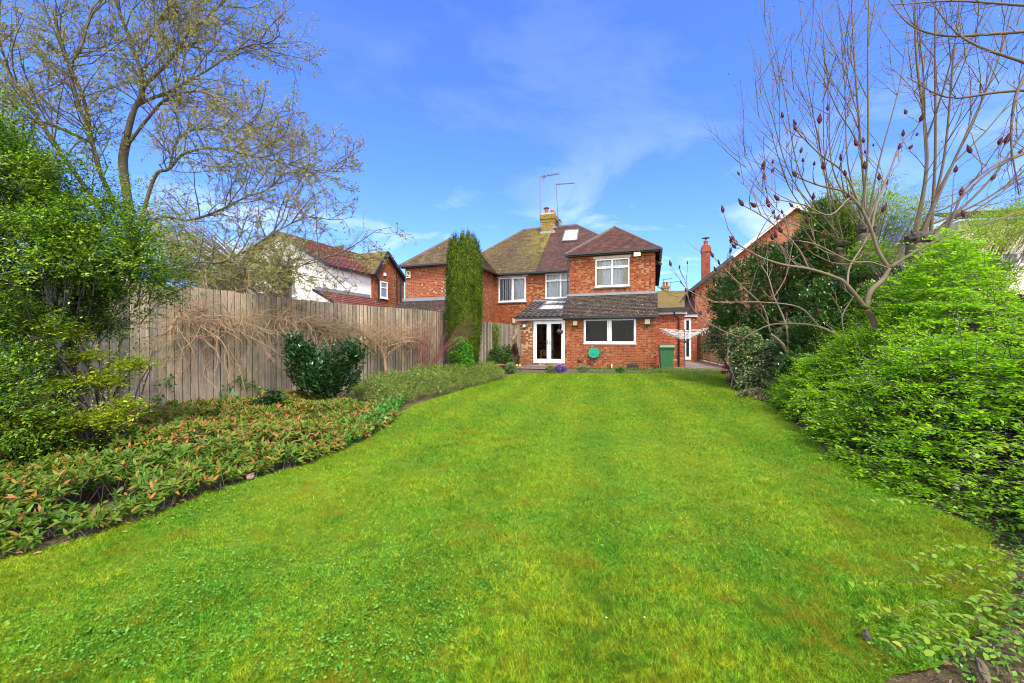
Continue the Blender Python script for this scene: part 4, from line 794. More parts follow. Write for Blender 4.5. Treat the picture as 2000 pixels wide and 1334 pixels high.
def mound(name, pts, n, hfun, leaf, mat, label, wr=.5, spray=.16, k=7, kind='stuff', ax0=(0, 0, 1), seed=0, cat=None, jit=.35, twigs=None, under=.75):
    """low leafy mass over a polygon, height from hfun(distance to outline)"""
    r = np.random.default_rng(100+seed); P_ = np.array(pts); x = r.uniform(P_[:, 0].min(), P_[:, 0].max(), n*4); y = r.uniform(P_[:, 1].min(), P_[:, 1].max(), n*4); q = inpoly(x, y, pts); x, y = x[q][:n], y[q][:n]
    d = np.full(len(x), 9.0)
    for i in range(len(pts)):
        a = P_[i]; b = P_[(i+1) % len(pts)]; ab = b-a; t = np.clip(((x-a[0])*ab[0]+(y-a[1])*ab[1])/max(ab@ab, 1e-9), 0, 1); d = np.minimum(d, np.hypot(x-a[0]-t*ab[0], y-a[1]-t*ab[1]))
    p = np.stack([x, y, x*0], 1); h = hfun(d)*(1+.2*vnoise(p, 2.1, seed)+.14*vnoise(p, 4.7, seed+3)); z = h*(1-under*r.random(len(x))**1.6)
    base = np.stack([x, y, z], 1); a = nrm(np.array([ax0])+r.normal(0, .55, base.shape)); V = sprayV(r, base-a*spray*.5, a, k, spray, leaf, wr, .9, None, jit)
    o = npmesh(name, V, 4, mat)
    if label: tag(o, label, cat, kind=kind)
    if twigs: w = npmesh('stems', stemV(np.stack([x+r.normal(0, .08, len(x)), y+r.normal(0, .08, len(x)), z*0], 1), base+a*spray*.4, .004, .002), 4, twigs, o if not label else None); tag(w, 'bare brown stems within '+(label or name).split(' ', 1)[1], None, kind='stuff') if label else None
    return o
m1 = leafmat('lonicera_leaf', [(.04, .12, .012), (.09, .20, .02), (.16, .28, .04), (.33, .34, .10), (.07, .17, .02), (.30, .20, .09)], .3, .55, nscale=1.5)
mound('ground_cover', [G(755, 800), G(800, 786), G(900, 764), G(985, 741), (-.3, 15.6), (-1.9, 16), (-2.6, 13.4), (-3.6, 11), (-3.9, 9.4)], 8500, lambda d: np.clip(.12+d*.7, 0, .45), .042, m1, 'low bushy ground cover with pale tips below the columnar yew', spray=.17, k=8, seed=2)
mound('ground_cover', [G(1345, 733), G(1430, 731), (8.3, 15.5), (9.0, 16.3), (7.5, 16.6), (5.9, 16.8), (5.6, 16.2)], 1500, lambda d: np.clip(.03+d*.35, 0, .16), .035, m1, 'thin straggly plants along the edge of the paving near the bin', spray=.12, k=6, seed=3)
m2 = leafmat('weed_leaf', [(.04, .15, .02), (.09, .25, .04), (.15, .33, .06)], .3, .5)
mound('weeds', [G(1150, 728), G(1150, 723), G(1290, 724), G(1300, 729.2)], 360, lambda d: d*0+.1, .05, m2, 'weeds and soil edge in front of the brick wall', spray=.12, k=5, seed=4)
mound('weeds', [G(640, 885), G(700, 835), G(760, 790), G(790, 785), G(770, 815), G(745, 840), G(700, 868)], 260, lambda d: np.clip(.05+d*.4, 0, .25), .08, m2, 'bright green weeds between the dark laurel and the lawn', spray=.2, k=6, seed=5, wr=.6)
# ---------------------------------------------------------------- generic shrub crown from ellipsoids
def shell(rng, ells, n, inner=.75, seed=0, amp=.18, fr=2.0):
    """points and outward normals on a union of noisy ellipsoids"""
    Pn, Nn = [], []; E = [(np.array(c, float), np.array(r, float)) for c, r in ells]; A = [(r[0]*r[1]+r[1]*r[2]+r[0]*r[2]) for c, r in E]; S = sum(A)
    for (c, r), a in zip(E, A):
        m = int(n*a/S*1.3)+1; d = nrm(rng.normal(0, 1, (m, 3))); rad = inner+(1-inner)*rng.random(m)**.6; rad *= 1+amp*vnoise(d*r+c, fr, seed); p = c+d*r*rad[:, None]; nr = nrm(d/r)
        k = np.ones(m, bool)
        for c2, r2 in E:
            if c2 is not c: k &= np.linalg.norm((p-c2)/r2, axis=1) > inner*.92
        k &= p[:, 2] > .02; Pn.append(p[k]); Nn.append(nr[k])
    return np.concatenate(Pn), np.concatenate(Nn)
def shrub(name, label, loc, ells, n, leaf, mat, k=7, spray=.16, wr=.5, cat='shrub', upb=.4, inner=.7, stem=bark_dark, nst=14, seed=0, rosette=False, jit=.3, amp=.2, fr=2.0, group=None, upv=None, spread=.9, sr=.014):
    rng = np.random.default_rng(300+seed); root = empty(name, (loc[0], loc[1], 0)); tag(root, label, cat, group)
    E = [((c[0]-loc[0], c[1]-loc[1], c[2]), r) for c, r in ells]; p, nn = shell(rng, E, n, inner, seed, amp, fr)
    a = nrm(nn+np.array([[0, 0, upb]])+rng.normal(0, .35, p.shape))
    if rosette: V = rosetteV(rng, p, a, k, np.full(len(p), leaf), wr, 1.1)
    else: V = sprayV(rng, p-a*spray*.5, a, k, spray, leaf, wr, spread, None if upv is None else nrm(nn*upv+np.array([[0, 0, 1.]])), jit)
    npmesh('foliage', V, 4, mat, root)
    m = MB(); r = random.Random(seed)
    for i in range(nst):
        q = p[r.randrange(len(p))]; b = Vector((r.gauss(0, .06), r.gauss(0, .06), 0)); e = Vector(q); mid = b.lerp(e, .5)+Vector((r.gauss(0, .1), r.gauss(0, .1), .12*e.z)); m.tube(catmull([b, mid, e], 4), [sr*(1-.07*j) for j in range(9)], 5)
    for i in range(nst*12):
        q = Vector(p[r.randrange(len(p))]); c = q*.6; c.z = q.z*.75; m.tube([c, c.lerp(q, .5)+Vector((0, 0, .03)), q], [.005, .004, .002], 3, False)
    m.build('stems', stem, root); return root
# bright green mass on the right -------------------------------------------------
def bright_bush():
    rng = np.random.default_rng(11); root = empty('flowering_shrub', (5.4, 5.0, 0)); tag(root, 'large sprawling bright green shrub spilling onto the right side of the lawn', 'shrub'); O = np.array([5.4, 5.0, 0.])
    edge = np.array([(3.05, 1.6), (3.35, 2.4), (3.42, 3.0), (3.35, 3.8), (3.75, 4.7), (4.5, 6.2), (5.02, 7.4), (5.45, 8.3), (6.1, 9.3)])   # front edge (x, y)
    def front(y): return np.interp(y, edge[:, 1], edge[:, 0])
    def height(x, y):
        d = x-front(y); hm = np.interp(y, [1.5, 2.5, 3.5, 5, 6.5, 8, 9.3], [.75, .95, 1.3, 1.75, 1.8, 1.55, 1.25]); s = np.clip(d/np.interp(y, [1.5, 4, 9], [1.6, 2.3, 2.0]), 0, 1)
        hm = hm*(1+.16*np.sin(x*2.3+y*1.1)+.13*np.sin(y*3.3-x*1.7)+.07*np.sin(y*7.1+x*5.3)); return .12+(hm-.12)*np.sin(s*math.pi/2)**.85
    n = 19000; y = 1.3+rng.random(n)**.85*8.0; s = rng.random(n)**1.15; x = front(y)+s*(3.3-.1*y); z = height(x, y); p = np.stack([x, y, z], 1)
    # layered tiers: sprays gather on shelves
    q = vnoise(p, 1.3, 9)*.30+vnoise(p, 3.3, 8)*.17+vnoise(p, 7, 6)*.05; z = np.maximum(z+q, .06); depth = rng.random(n)**2.6*.42; z = z-depth*np.clip(z, .1, 1); x = x+depth*.35
    tier = .17; zz = (z+.05*np.sin(y*3.1)+.04*np.sin(x*5.3)); z = z-(zz-np.round(zz/tier)*tier)*.65; z = np.maximum(z, .05)
    hk = (vnoise(np.stack([x, y, z], 1), 3.7, 12)+.6*vnoise(np.stack([x, y, z], 1), 8.1, 13)) > -.48; x, y, z = x[hk], y[hk], z[hk]; n = len(x)
    base = np.stack([x, y, z], 1)-O; a = np.stack([rng.normal(-.75, .4, n), rng.normal(-.35, .5, n), rng.normal(.06, .22, n)], 1)
    sz = .030+.002*y; V = sprayV(rng, base, a, 12, .24, 1.0, .52, .95, None, .28, .1, .1, .03)
    # scale leaves about their base: handled by size array
    V = []; side_up = np.array([[0, 0, 1.]]); a = nrm(a); sd = nrm(np.cross(a, side_up)); Ls = rng.uniform(.16, .34, n)[:, None]
    for i in range(12):
        t = .1+.9*i/11; sg = 0 if i == 11 else (1 if i % 2 else -1); pos = base+a*Ls*t-np.array([[0, 0, 1.]])*.05*t*t; ax = a*.55+sd*sg+rng.normal(0, .28, (n, 3)); V.append(leafV(pos, ax, side_up+rng.normal(0, .3, (n, 3)), sz*(1+rng.normal(0, .4, n)).clip(.35, 1.9), .52, .1))
    ms = 1300; yy = rng.uniform(1.6, 9, ms); xx = front(yy)+rng.random(ms)*3; b0 = np.stack([xx, yy, height(xx, yy)*.95], 1)-O; dd = nrm(np.stack([rng.normal(-.5, .6, ms), rng.normal(-.3, .6, ms), rng.uniform(.1, 1.2, ms)], 1)); LL = rng.uniform(.15, .62, ms)
    V.append(sprayV(rng, b0, dd, 14, LL, .035, .5, .9, None, .3)); shoots = stemV(b0, b0+dd*LL[:, None], .003, .0015)
    mt = leafmat('spirea_leaf', [(.10, .27, .008), (.19, .43, .012), (.29, .56, .018), (.40, .64, .03)], .5, .55, .2, 2.4, .4, (1.2, 1.0, .5))
    npmesh('foliage', np.concatenate(V), 4, mt, root)
    st = [stemV(base, base+a*Ls, .0022, .0012), shoots]
    m_ = 2600; yy = rng.uniform(1.5, 9.2, m_); xx = front(yy)+rng.random(m_)**.8*3; h = height(xx, yy); b0 = np.stack([xx+rng.uniform(.2, .8, m_), yy+rng.normal(0, .25, m_), h*.05], 1)-O; b1 = np.stack([xx, yy, h*rng.uniform(.5, 1, m_)], 1)-O; mid = (b0+b1)/2+np.stack([xx*0+.1, xx*0, h*.25], 1); st += [stemV(b0, mid, .006, .004), stemV(mid, b1, .004, .002)]
    npmesh('stems', np.concatenate(st), 4, bark_dark, root)
    m_ = 900; yy = rng.uniform(1.5, 8.5, m_); xx = front(yy)+rng.random(m_)*2.2; pk = np.stack([xx, yy, height(xx, yy)*rng.uniform(.35, 1.02, m_)], 1); pk = pk[(vnoise(pk, 2.6, 31)+.5*vnoise(pk, 6, 32)) > .45]-O
    npmesh('dead_leaves', sprayV(rng, pk, rng.normal(0, 1, pk.shape), 5, .12, .034, .5, .9, None, .5), 4, leafmat('withered_leaf', [(.16, .07, .04), (.30, .15, .09), (.42, .27, .18)], .2, .7), root)
    # darker ivy leaves showing low down
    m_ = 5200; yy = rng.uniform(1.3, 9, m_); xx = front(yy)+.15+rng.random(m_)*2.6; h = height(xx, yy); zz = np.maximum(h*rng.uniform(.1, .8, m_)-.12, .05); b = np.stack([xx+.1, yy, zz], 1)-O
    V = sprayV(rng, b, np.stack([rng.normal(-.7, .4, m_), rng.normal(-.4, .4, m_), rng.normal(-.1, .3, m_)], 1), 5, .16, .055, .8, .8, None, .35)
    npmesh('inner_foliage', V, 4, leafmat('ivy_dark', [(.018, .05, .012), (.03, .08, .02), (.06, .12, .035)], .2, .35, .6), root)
bright_bush()
# arching foreground sprays at bottom right ---------------------------------------
def arching_sprays():
    rng = np.random.default_rng(21); root = empty('bramble', (2.7, 2.0, 0)); tag(root, 'arching leafy bramble shoots reaching over bare soil in the near right corner', 'bramble'); o = Vector((2.7, 2.0, 0)); m = MB(); B = []; A = []
    runs = [((2020, 1050), (1850, 1010), (1700, 975), 2.6, .45), ((2050, 1200), (1880, 1150), (1660, 1135), 2.1, .3), ((2100, 1330), (1920, 1240), (1690, 1225), 1.9, .2), ((2030, 900), (1960, 880), (1880, 905), 2.5, .6), ((2150, 1420), (1950, 1330), (1740, 1300), 1.75, .15), ((2060, 1110), (1950, 1090), (1780, 1100), 2.2, .2), ((1990, 1380), (1880, 1320), (1750, 1270), 1.7, .1), ((2040, 980), (1950, 950), (1850, 950), 2.6, .35), ((2080, 1280), (2000, 1200), (1900, 1190), 1.9, .3), ((2100, 1180), (2020, 1120), (1940, 1140), 2.1, .3), ((2080, 1400), (1990, 1300), (1880, 1270), 1.7, .2)]
    for (a, b, c, D, dz) in runs:
        pts = [P(*a, D+.25), P(*b, D), P(*c, D-.1)]
        for q in pts: q.z = max(q.z, .06)
        pts[1].z += .03; pts = [pts[0], pts[0].lerp(pts[1], .5)+Vector((0, rd.gauss(0, .05), rd.uniform(.02, .07))), pts[1], pts[1].lerp(pts[2], .5)+Vector((0, rd.gauss(0, .04), rd.uniform(.01, .05))), pts[2]]; cc = catmull(pts, 5); m.tube([q-o for q in cc], [.0024-.00007*i for i in range(len(cc))], 4)
        for i in range(1, len(cc)):
            t = (cc[i]-cc[i-1]).normalized()
            for s in (1, -1):
                sd = t.cross(Vector((0, 0, 1))).normalized()*s; B.append(cc[i]-o); A.append(t*.5+sd*.9+Vector((rd.gauss(0, .2), rd.gauss(0, .2), rd.gauss(.15, .25))))
            if i % 3 == 0:
                e = cc[i]+sd*.12+t*.08+Vector((0, 0, .04)); m.tube([cc[i]-o, e-o], [.002, .001], 3)
                for j in range(5): B.append(cc[i].lerp(e, .3+.17*j)-o); A.append(sd*.6*(1 if j % 2 else .2)+t*(.5 if j % 2 else -.6)+Vector((rd.gauss(0, .2), rd.gauss(0, .2), .2)))
    B = np.array(B); A = np.array(A); npmesh('foliage', ovalV(B, A, np.array([[0, 0, 1.]])+rng.normal(0, .35, B.shape), rng.uniform(.018, .045, len(B)), .6, .12, .2), 6, leafmat('bramble_leaf', [(.10, .26, .02), (.2, .36, .03), (.30, .40, .04)], .45, .5), root); m.build('stems', twig_red, root)
arching_sprays()
mound('weeds', corner, 2600, lambda d: np.clip(.02+d*.12, 0, .12), .028, leafmat('seedling_leaf', [(.05, .17, .02), (.12, .3, .03), (.2, .36, .05)], .3, .5), 'small weeds growing out of bare soil in the near right corner', spray=.09, k=5, seed=9, wr=.65)
m = MB()
for i in range(260):
    x, y = rd.uniform(1.3, 4.5), rd.uniform(1.2, 3.6)
    if inpoly(np.array([x]), np.array([y]), corner)[0]: a = rd.uniform(0, 6.28); L_ = rd.uniform(.04, .22); m.tube([(x, y, .008), (x+math.cos(a)*L_/2, y+math.sin(a)*L_/2, .02), (x+math.cos(a)*L_, y+math.sin(a)*L_, .01)], [.004, .004, .002], 4)
tag(m.build('debris', bark), 'broken brown twigs lying on the bare soil at right', None, kind='stuff')
def lump(name, loc, size, mat, label, cat, seed=1):
    import bmesh
    bm = bmesh.new(); bmesh.ops.create_icosphere(bm, subdivisions=3, radius=1)
    for v in bm.verts:
        k = 1+.35*mnoise.noise(v.co*1.6+Vector((seed, 0, 0)))+.2*mnoise.noise(v.co*4+Vector((seed, 3, 0))); v.co = Vector((v.co.x*size[0], v.co.y*size[1], v.co.z*size[2]))*k
    me = bpy.data.meshes.new(name); bm.to_mesh(me); bm.free(); me.materials.append(mat); o = bpy.data.objects.new(name, me); o.location = loc; o.rotation_euler = (0, 0, seed); link(o); tag(o, label, cat); return o
x, y = G(1692, 1255); lump('wood_chunk', (x, y, .03), (.022, .014, .022), bark_dark, 'small brown chunk of rotten wood at the lawn edge near the right corner', 'wood')
x, y = G(1920, 1320); lump('wood_chunk', (x, y, .02), (.08, .016, .014), bark, 'longer brown piece of rotten wood on the bare soil at bottom right', 'wood', 4)
x, y = G(482, 938); lump('stone', (x+.02, y+.02, .03), (.05, .035, .03), plain('stone_pink', (.26, .17, .13), .9, var=.3), 'pinkish brown stone lying at the edge of the left border', 'stone', 2)
x, y = G(775, 783); lump('stone', (x, y, .03), (.07, .05, .05), plain('stone_grey', (.3, .28, .24), .9, var=.3), 'grey stone half hidden in the border beyond the dark laurel', 'stone', 3)
# ---------------------------------------------------------------- left evergreen shrub tree
pyr = leafmat('firethorn_leaf', [(.016, .055, .007), (.024, .078, .009), (.035, .105, .010), (.055, .145, .012), (.14, .28, .018), (.30, .42, .025)], .35, .45, .4, 1.6, .75, (2.2, 1.7, .6))
def left_shrub():
    rng = np.random.default_rng(31); base = Vector((-4.75, 4.35, 0)); root = empty('evergreen_tree', base); tag(root, 'dense dark evergreen shrub tree with bright tips arching over the left fence', 'tree'); B = np.array(base)
    ell = []
    for (x, y, D, rx, rz) in ((50, 370, 4.6, .75, .5), (130, 420, 4.7, .62, .42), (205, 475, 4.8, .52, .38), (60, 470, 4.3, .8, .5), (170, 520, 4.5, .7, .38), (-80, 330, 4.5, 1.0, .8), (-60, 520, 4.2, 1.0, .8), (265, 515, 5.0, .36, .22), (240, 560, 4.9, .5, .3), (20, 620, 4.0, .42, .26), (0, 290, 4.8, .42, .38), (190, 620, 4.9, .35, .25), (5, 720, 3.9, .22, .2), (-60, 800, 3.6, .6, .6)):
        c = P(x, y, D)-base; ell.append((tuple(c), (rx, rx*.8, rz)))
    p, nn = shell(rng, ell, 21000, .35, 3, .42, 3.1); hole = vnoise(p, 4.2, 5) > -.35; p, nn = p[hole], nn[hole]; a = nrm(nn*.8+np.array([[.25, -.1, .12]])+rng.normal(0, .45, p.shape))
    V = []; L = rng.uniform(.12, .3, len(p)); up = nrm(np.array([[0, -.25, 1.]])+nn*.3)
    V.append(sprayV(rng, p-a*.1, a, 9, L, .038, .45, .85, up, .3, .1))
    m_ = 420; ii = rng.integers(0, len(p), m_)
    for i in ii:
        if nn[i, 1] > .6: continue
        d = nrm(nn[i]*.7+np.array([.35, -.1, .25])+rng.normal(0, .35, 3)); n_ = 8; q = p[i]+d*np.linspace(0, rng.uniform(.2, .5), n_)[:, None]; V.append(sprayV(rng, q, np.repeat(d[None], n_, 0)+rng.normal(0, .3, (n_, 3)), 5, .07, .034, .42, 1, None, .3))
    # long outward shoots on the right flank
    S = [P(x, y, D) for x, y, D in [(300, 470, 5), (320, 500, 5), (290, 440, 5), (330, 560, 5.1), (300, 540, 5), (250, 600, 4.9), (240, 640, 4.9), (215, 660, 4.8), (200, 350, 4.8), (120, 300, 4.7), (310, 520, 4.9), (270, 580, 5)]]
    for s0 in S:
        for _ in range(9):
            s = np.array(s0-base)+rng.normal(0, .13, 3); d = nrm(np.array([1, rng.normal(0, .3), rng.normal(.12, .28)])); n_ = 11; q = s+d*np.linspace(0, rng.uniform(.25, .55), n_)[:, None]; V.append(sprayV(rng, q, np.repeat(d[None], n_, 0)+rng.normal(0, .3, (n_, 3)), 5, .07, .03, .42, 1, None, .3))
    npmesh('crown', np.concatenate(V), 4, pyr, root)
    m = MB()
    trunks = [[(95, 905, 4.4), (105, 800, 4.45), (110, 700, 4.5), (70, 640, 4.5), (35, 590, 4.4), (20, 520, 4.4)], [(105, 790, 4.45), (115, 740, 4.5), (90, 650, 4.55), (75, 590, 4.6), (65, 500, 4.6), (50, 420, 4.6)], [(115, 860, 4.5), (140, 720, 4.7), (142, 640, 4.7), (150, 560, 4.75), (190, 470, 4.8)], [(110, 700, 4.5), (130, 670, 4.6), (160, 620, 4.7), (230, 560, 4.8)], [(60, 620, 4.5), (110, 600, 4.5), (160, 590, 4.6), (240, 580, 4.8)], [(120, 860, 4.4), (170, 760, 4.5), (210, 720, 4.6), (240, 660, 4.8)], [(90, 650, 4.5), (40, 600, 4.4), (-40, 560, 4.3)], [(142, 650, 4.7), (110, 600, 4.7), (120, 540, 4.7)]]
    for i, T in enumerate(trunks):
        c = catmull([P(*q)-base for q in T], 5); n_ = len(c); r0 = .05 if i < 3 else .026; m.tube([q if q.z > 0 else Vector((q.x, q.y, 0)) for q in c], [r0*(1-.65*j/n_) for j in range(n_)], 8)
    for i in range(420):
        q = Vector(p[rd.randrange(len(p))]); c = q*.75; c.z = q.z*.82; m.tube([c, c.lerp(q, .5)+Vector((rd.gauss(0, .04), rd.gauss(0, .04), .03)), q], [.008, .005, .002], 3, False)
    m.build('trunk', bark_dark, root, True)
    rt = empty('golden_shrub', (-4.3, 4.3, 0)); tag(rt, 'yellow green leafy shrub under the dark evergreen tree by the fence', 'shrub'); b2 = np.array([-4.3, 4.3, 0]); ell = []
    for (x, y, D, rx, rz) in ((90, 760, 4.2, .28, .12), (190, 745, 4.4, .3, .1), (250, 715, 4.6, .24, .07), (120, 830, 4.0, .25, .12), (200, 820, 4.1, .25, .12), (60, 700, 4.2, .22, .1), (160, 700, 4.4, .2, .08), (30, 820, 3.8, .3, .2), (130, 655, 4.4, .2, .07), (240, 790, 4.3, .16, .07), (40, 640, 4.2, .2, .08)):
        ell.append((tuple(np.array(P(x, y, D))-b2), (rx, rx, rz)))
    p, nn = shell(rng, ell, 1500, .1, 4, .3, 3); a = nrm(np.stack([rng.normal(.7, .5, len(p)), rng.normal(-.2, .5, len(p)), rng.normal(.2, .3, len(p))], 1))
    npmesh('foliage', sprayV(rng, p, a, 8, .17, .038, .5, .9, None, .35), 4, leafmat('golden_leaf', [(.05, .13, .02), (.10, .22, .02), (.25, .36, .02), (.42, .46, .03), (.5, .36, .03)], .4, .4, nscale=2), rt)
    m = MB()
    for (c, r) in ell:
        for _ in range(5): q = Vector(c)+Vector((rd.gauss(0, r[0]*.6), rd.gauss(0, r[0]*.6), 0)); b = Vector((rd.gauss(0, .1), rd.gauss(0, .1), 0)); m.tube(catmull([b, b.lerp(q, .5)+Vector((0, 0, .2)), q], 4), [.012-.001*j for j in range(9)], 4)
    m.build('stems', bark_dark, rt)
left_shrub()
# ---------------------------------------------------------------- trees with spreading twigs
class Tree:
    def __init__(s, rng, origin): s.m = MB(); s.tw = []; s.tips = []; s.r = rng; s.o = Vector(origin); s.fine = []
    def limb(s, pts, r0, r1, n=8, sub=5):
        c = catmull([p-s.o for p in pts], sub); k = len(c); s.m.tube(c, [r0+(r1-r0)*i/(k-1) for i in range(k)], n); return c
    def grow(s, p, d, L, r, lvl, maxl, wander=.18, trop=.06, nch=5, ratio=.55, ang=.75, sides=5, segf=5):
        n = max(3, int(segf)); pts = [p.copy()]; rn = s.r
        for i in range(n):
            d = (d+Vector((rn.gauss(0, wander), rn.gauss(0, wander), rn.gauss(0, wander)+trop))).normalized(); pts.append(pts[-1]+d*L/n)
        if lvl >= maxl:
            s.fine.append((pts, r))
        else: s.m.tube(pts, [r*(1-.62*i/n) for i in range(n+1)], sides, False)
        if lvl < maxl:
            for j in range(nch):
                t = .18+.8*(j+rn.random()*.8)/nch; f = min(t, .99)*n; i = int(f); q = pts[i].lerp(pts[min(i+1, n)], f-i); dd = (pts[min(i+1, n)]-pts[i]).normalized(); pr = dd.orthogonal().normalized(); pr = Matrix.Rotation(rn.uniform(0, 6.28), 3, dd) @ pr
                s.grow(q, (dd*math.cos(ang)+pr*math.sin(ang)).normalized(), L*ratio*(1.15-.45*t)*rn.uniform(.75, 1.2), r*.5, lvl+1, maxl, wander, trop, nch, ratio, ang, max(3, sides-1), segf)
        return pts
    def finetwigs(s, name, mat, root, ratio=.4):
        A, B, R0, R1 = [], [], [], []
        for pts, r in s.fine:
            n = len(pts)-1
            for i in range(n): A.append(pts[i]); B.append(pts[i+1]); R0.append(r*(1-(1-ratio)*i/n)); R1.append(r*(1-(1-ratio)*(i+1)/n))
        return npmesh(name, stemV(np.array(A), np.array(B), np.array(R0), np.array(R1)), 4, mat, root)
    def leafpts(s, per, t0=.15):
        P_, D_ = [], []
        for pts, r in s.fine:
            n = len(pts)-1
            for j in range(per): f = (t0+(1-t0)*s.r.random())*n*.999; i = int(f); P_.append(pts[i].lerp(pts[i+1], f-i)); D_.append((pts[i+1]-pts[i]).normalized())
        return np.array(P_), np.array(D_)
def big_tree():
    r = random.Random(41); rng = np.random.default_rng(41); o = P(262, 700, 9.6); o.z = 0; root = empty('spring_tree', o); tag(root, 'large spreading tree coming into small olive leaf behind the left fence', 'tree'); T = Tree(r, o); q = lambda *a: [P(*x) for x in a]
    limbs = [(q((262, 700, 9.6), (262, 560, 9.6), (255, 470, 9.5), (250, 400, 9.4), (240, 320, 9.3), (247, 272, 9.2)), .17, .115, 0),
        (q((247, 272, 9.2), (262, 215, 9.1), (280, 170, 9.0), (262, 100, 8.8), (225, 0, 8.5), (200, -80, 8.3)), .10, .03, 9),
        (q((280, 168, 9.0), (320, 130, 9.0), (345, 98, 9.0), (380, 55, 9.1), (440, 0, 9.3), (470, -60, 9.4)), .08, .02, 10),
        (q((245, 262, 9.2), (265, 210, 9.3), (330, 178, 9.2), (400, 140, 9.2), (480, 90, 9.5), (560, 85, 9.8)), .07, .015, 11),
        (q((248, 285, 9.2), (290, 230, 9.0), (330, 190, 8.7), (400, 180, 8.5), (470, 230, 8.4), (540, 290, 8.4)), .06, .015, 10),
        (q((262, 480, 9.5), (300, 350, 9.3), (330, 330, 9.2), (360, 300, 9.0), (420, 290, 8.8), (520, 310, 8.7), (600, 330, 8.8), (665, 335, 9.0)), .075, .012, 13),
        (q((262, 540, 9.6), (300, 430, 9.5), (370, 430, 9.2), (430, 410, 9.1), (480, 385, 9.0), (530, 365, 9.0), (580, 300, 9.2)), .07, .012, 12),
        (q((262, 620, 9.6), (310, 560, 9.4), (370, 515, 8.8), (430, 512, 8.6), (480, 490, 8.5), (535, 455, 8.5), (600, 420, 8.6)), .07, .012, 11),
        (q((262, 600, 9.5), (320, 530, 9.2), (390, 530, 8.7), (440, 548, 8.5), (480, 530, 8.4), (560, 530, 8.5), (620, 505, 8.6), (690, 495, 8.8)), .055, .010, 10),
        (q((252, 440, 9.5), (205, 360, 9.3), (180, 280, 9.1), (165, 200, 9.0), (130, 110, 8.8), (100, 20, 8.6)), .10, .03, 10),
        (q((262, 500, 9.5), (190, 400, 9.0), (120, 300, 8.4), (60, 210, 8.0), (10, 130, 7.8), (-40, 60, 7.6)), .10, .03, 10),
        (q((205, 370, 9.3), (190, 310, 8.9), (140, 150, 8.5), (160, 90, 8.3), (180, 10, 8.2)), .06, .02, 9),
        (q((180, 280, 9.1), (90, 240, 8.6), (40, 240, 8.4), (-60, 200, 8.2)), .06, .02, 8),
        (q((262, 110, 8.8), (300, 60, 8.9), (330, 20, 9), (340, -40, 9)), .04, .015, 6),
        (q((345, 100, 9), (350, 40, 9.1), (320, -20, 9.2)), .04, .015, 6),
        (q((330, 330, 9.2), (350, 270, 9.3), (400, 250, 9.4), (470, 260, 9.6), (540, 240, 9.8)), .04, .01, 8)]
    for pts, r0, r1, nb in limbs:
        c = T.limb(pts, r0*.56, r1*.75, 9)
        for j in range(int(nb*2.3)):
            f = (.22+.78*(j+r.random())/(int(nb*2.3)+.5))*(len(c)-1)*.999; i = int(f); p = c[i].lerp(c[i+1], f-i); dd = (c[i+1]-c[i]).normalized(); pr = Matrix.Rotation(r.uniform(0, 6.28), 3, dd) @ dd.orthogonal().normalized()
            d = (dd*.7+pr*.75+Vector((.12, 0, .12))).normalized(); T.grow(p, d, r.uniform(.75, 1.6), .014, 1, 3, .2, .03, 5, .52, .8, 4, 4)
    T.m.build('trunk', bark_grey, root, True); T.finetwigs('twigs', bark_grey, root)
    Pn, Dn = T.leafpts(5, .1); k = Pn.shape[0]; Pn = Pn+rng.normal(0, .015, Pn.shape); ax = nrm(Dn*.5+rng.normal(0, .6, Dn.shape)); V = [leafV(Pn, ax, rng.normal(0, 1, Pn.shape), rng.uniform(.03, .065, k), .5, .1), leafV(Pn, nrm(Dn*.5+rng.normal(0, .8, Dn.shape)), rng.normal(0, 1, Pn.shape), rng.uniform(.02, .05, k), .5, .1)]
    npmesh('crown', np.concatenate(V), 4, leafmat('spring_leaf', [(.17, .14, .05), (.25, .21, .08), (.30, .27, .08), (.36, .31, .17), (.2, .23, .04)], .35, .6, nscale=.8, tint=(.85, 1.15, .6)), root)
    print('big tree fine', len(T.fine), k)
big_tree()
# young tree beyond, low over the fence
def back_tree(name, label, base, ells, n, leaf, mat, seed, trunkr=.12, k=6, spray=.3, inner=.2, wr=.5):
    rng = np.random.default_rng(seed); root = empty(name, base); tag(root, label, 'tree'); B = Vector(base); E = [(tuple(Vector(c)-B), r) for c, r in ells]; p, nn = shell(rng, E, n, inner, seed, .25, 1.2)
    a = nrm(nn+rng.normal(0, .6, p.shape)+np.array([[0, 0, .3]])); npmesh('crown', sprayV(rng, p, a, k, spray, leaf, wr, .9, None, .4), 4, mat, root)
    m = MB(); zc = sum(e[0][2] for e in E)/len(E); m.tube(catmull([Vector((0, 0, 0)), Vector((.05, 0, zc*.5)), Vector((0, .05, zc))], 4), [trunkr*(1-.06*j) for j in range(9)], 8)
    r = random.Random(seed)
    for i in range(160):
        q = Vector(p[r.randrange(len(p))]); c = Vector((0, 0, min(zc, q.z*.7))); m.tube([c, c.lerp(q, .5)+Vector((r.gauss(0, .15), r.gauss(0, .15), .1)), q], [.03, .018, .006], 4, False)
    m.build('trunk', bark_grey, root); return root
pale = leafmat('hazy_leaf', [(.2, .2, .06), (.3, .3, .1), (.42, .38, .2), (.22, .26, .05)], .35, .6, nscale=.6)
back_tree('garden_tree', 'pale leafy tree behind the fence left of the white house', (-11.5, 17, 0), [(P(380, 515, 16.5), (1.6, 1.2, .9)), (P(470, 520, 17), (1.4, 1.1, .8)), (P(300, 500, 16), (1.6, 1.2, 1.2)), (P(330, 450, 16.5), (1.2, 1, 1.0))], 2600, .09, pale, 51)
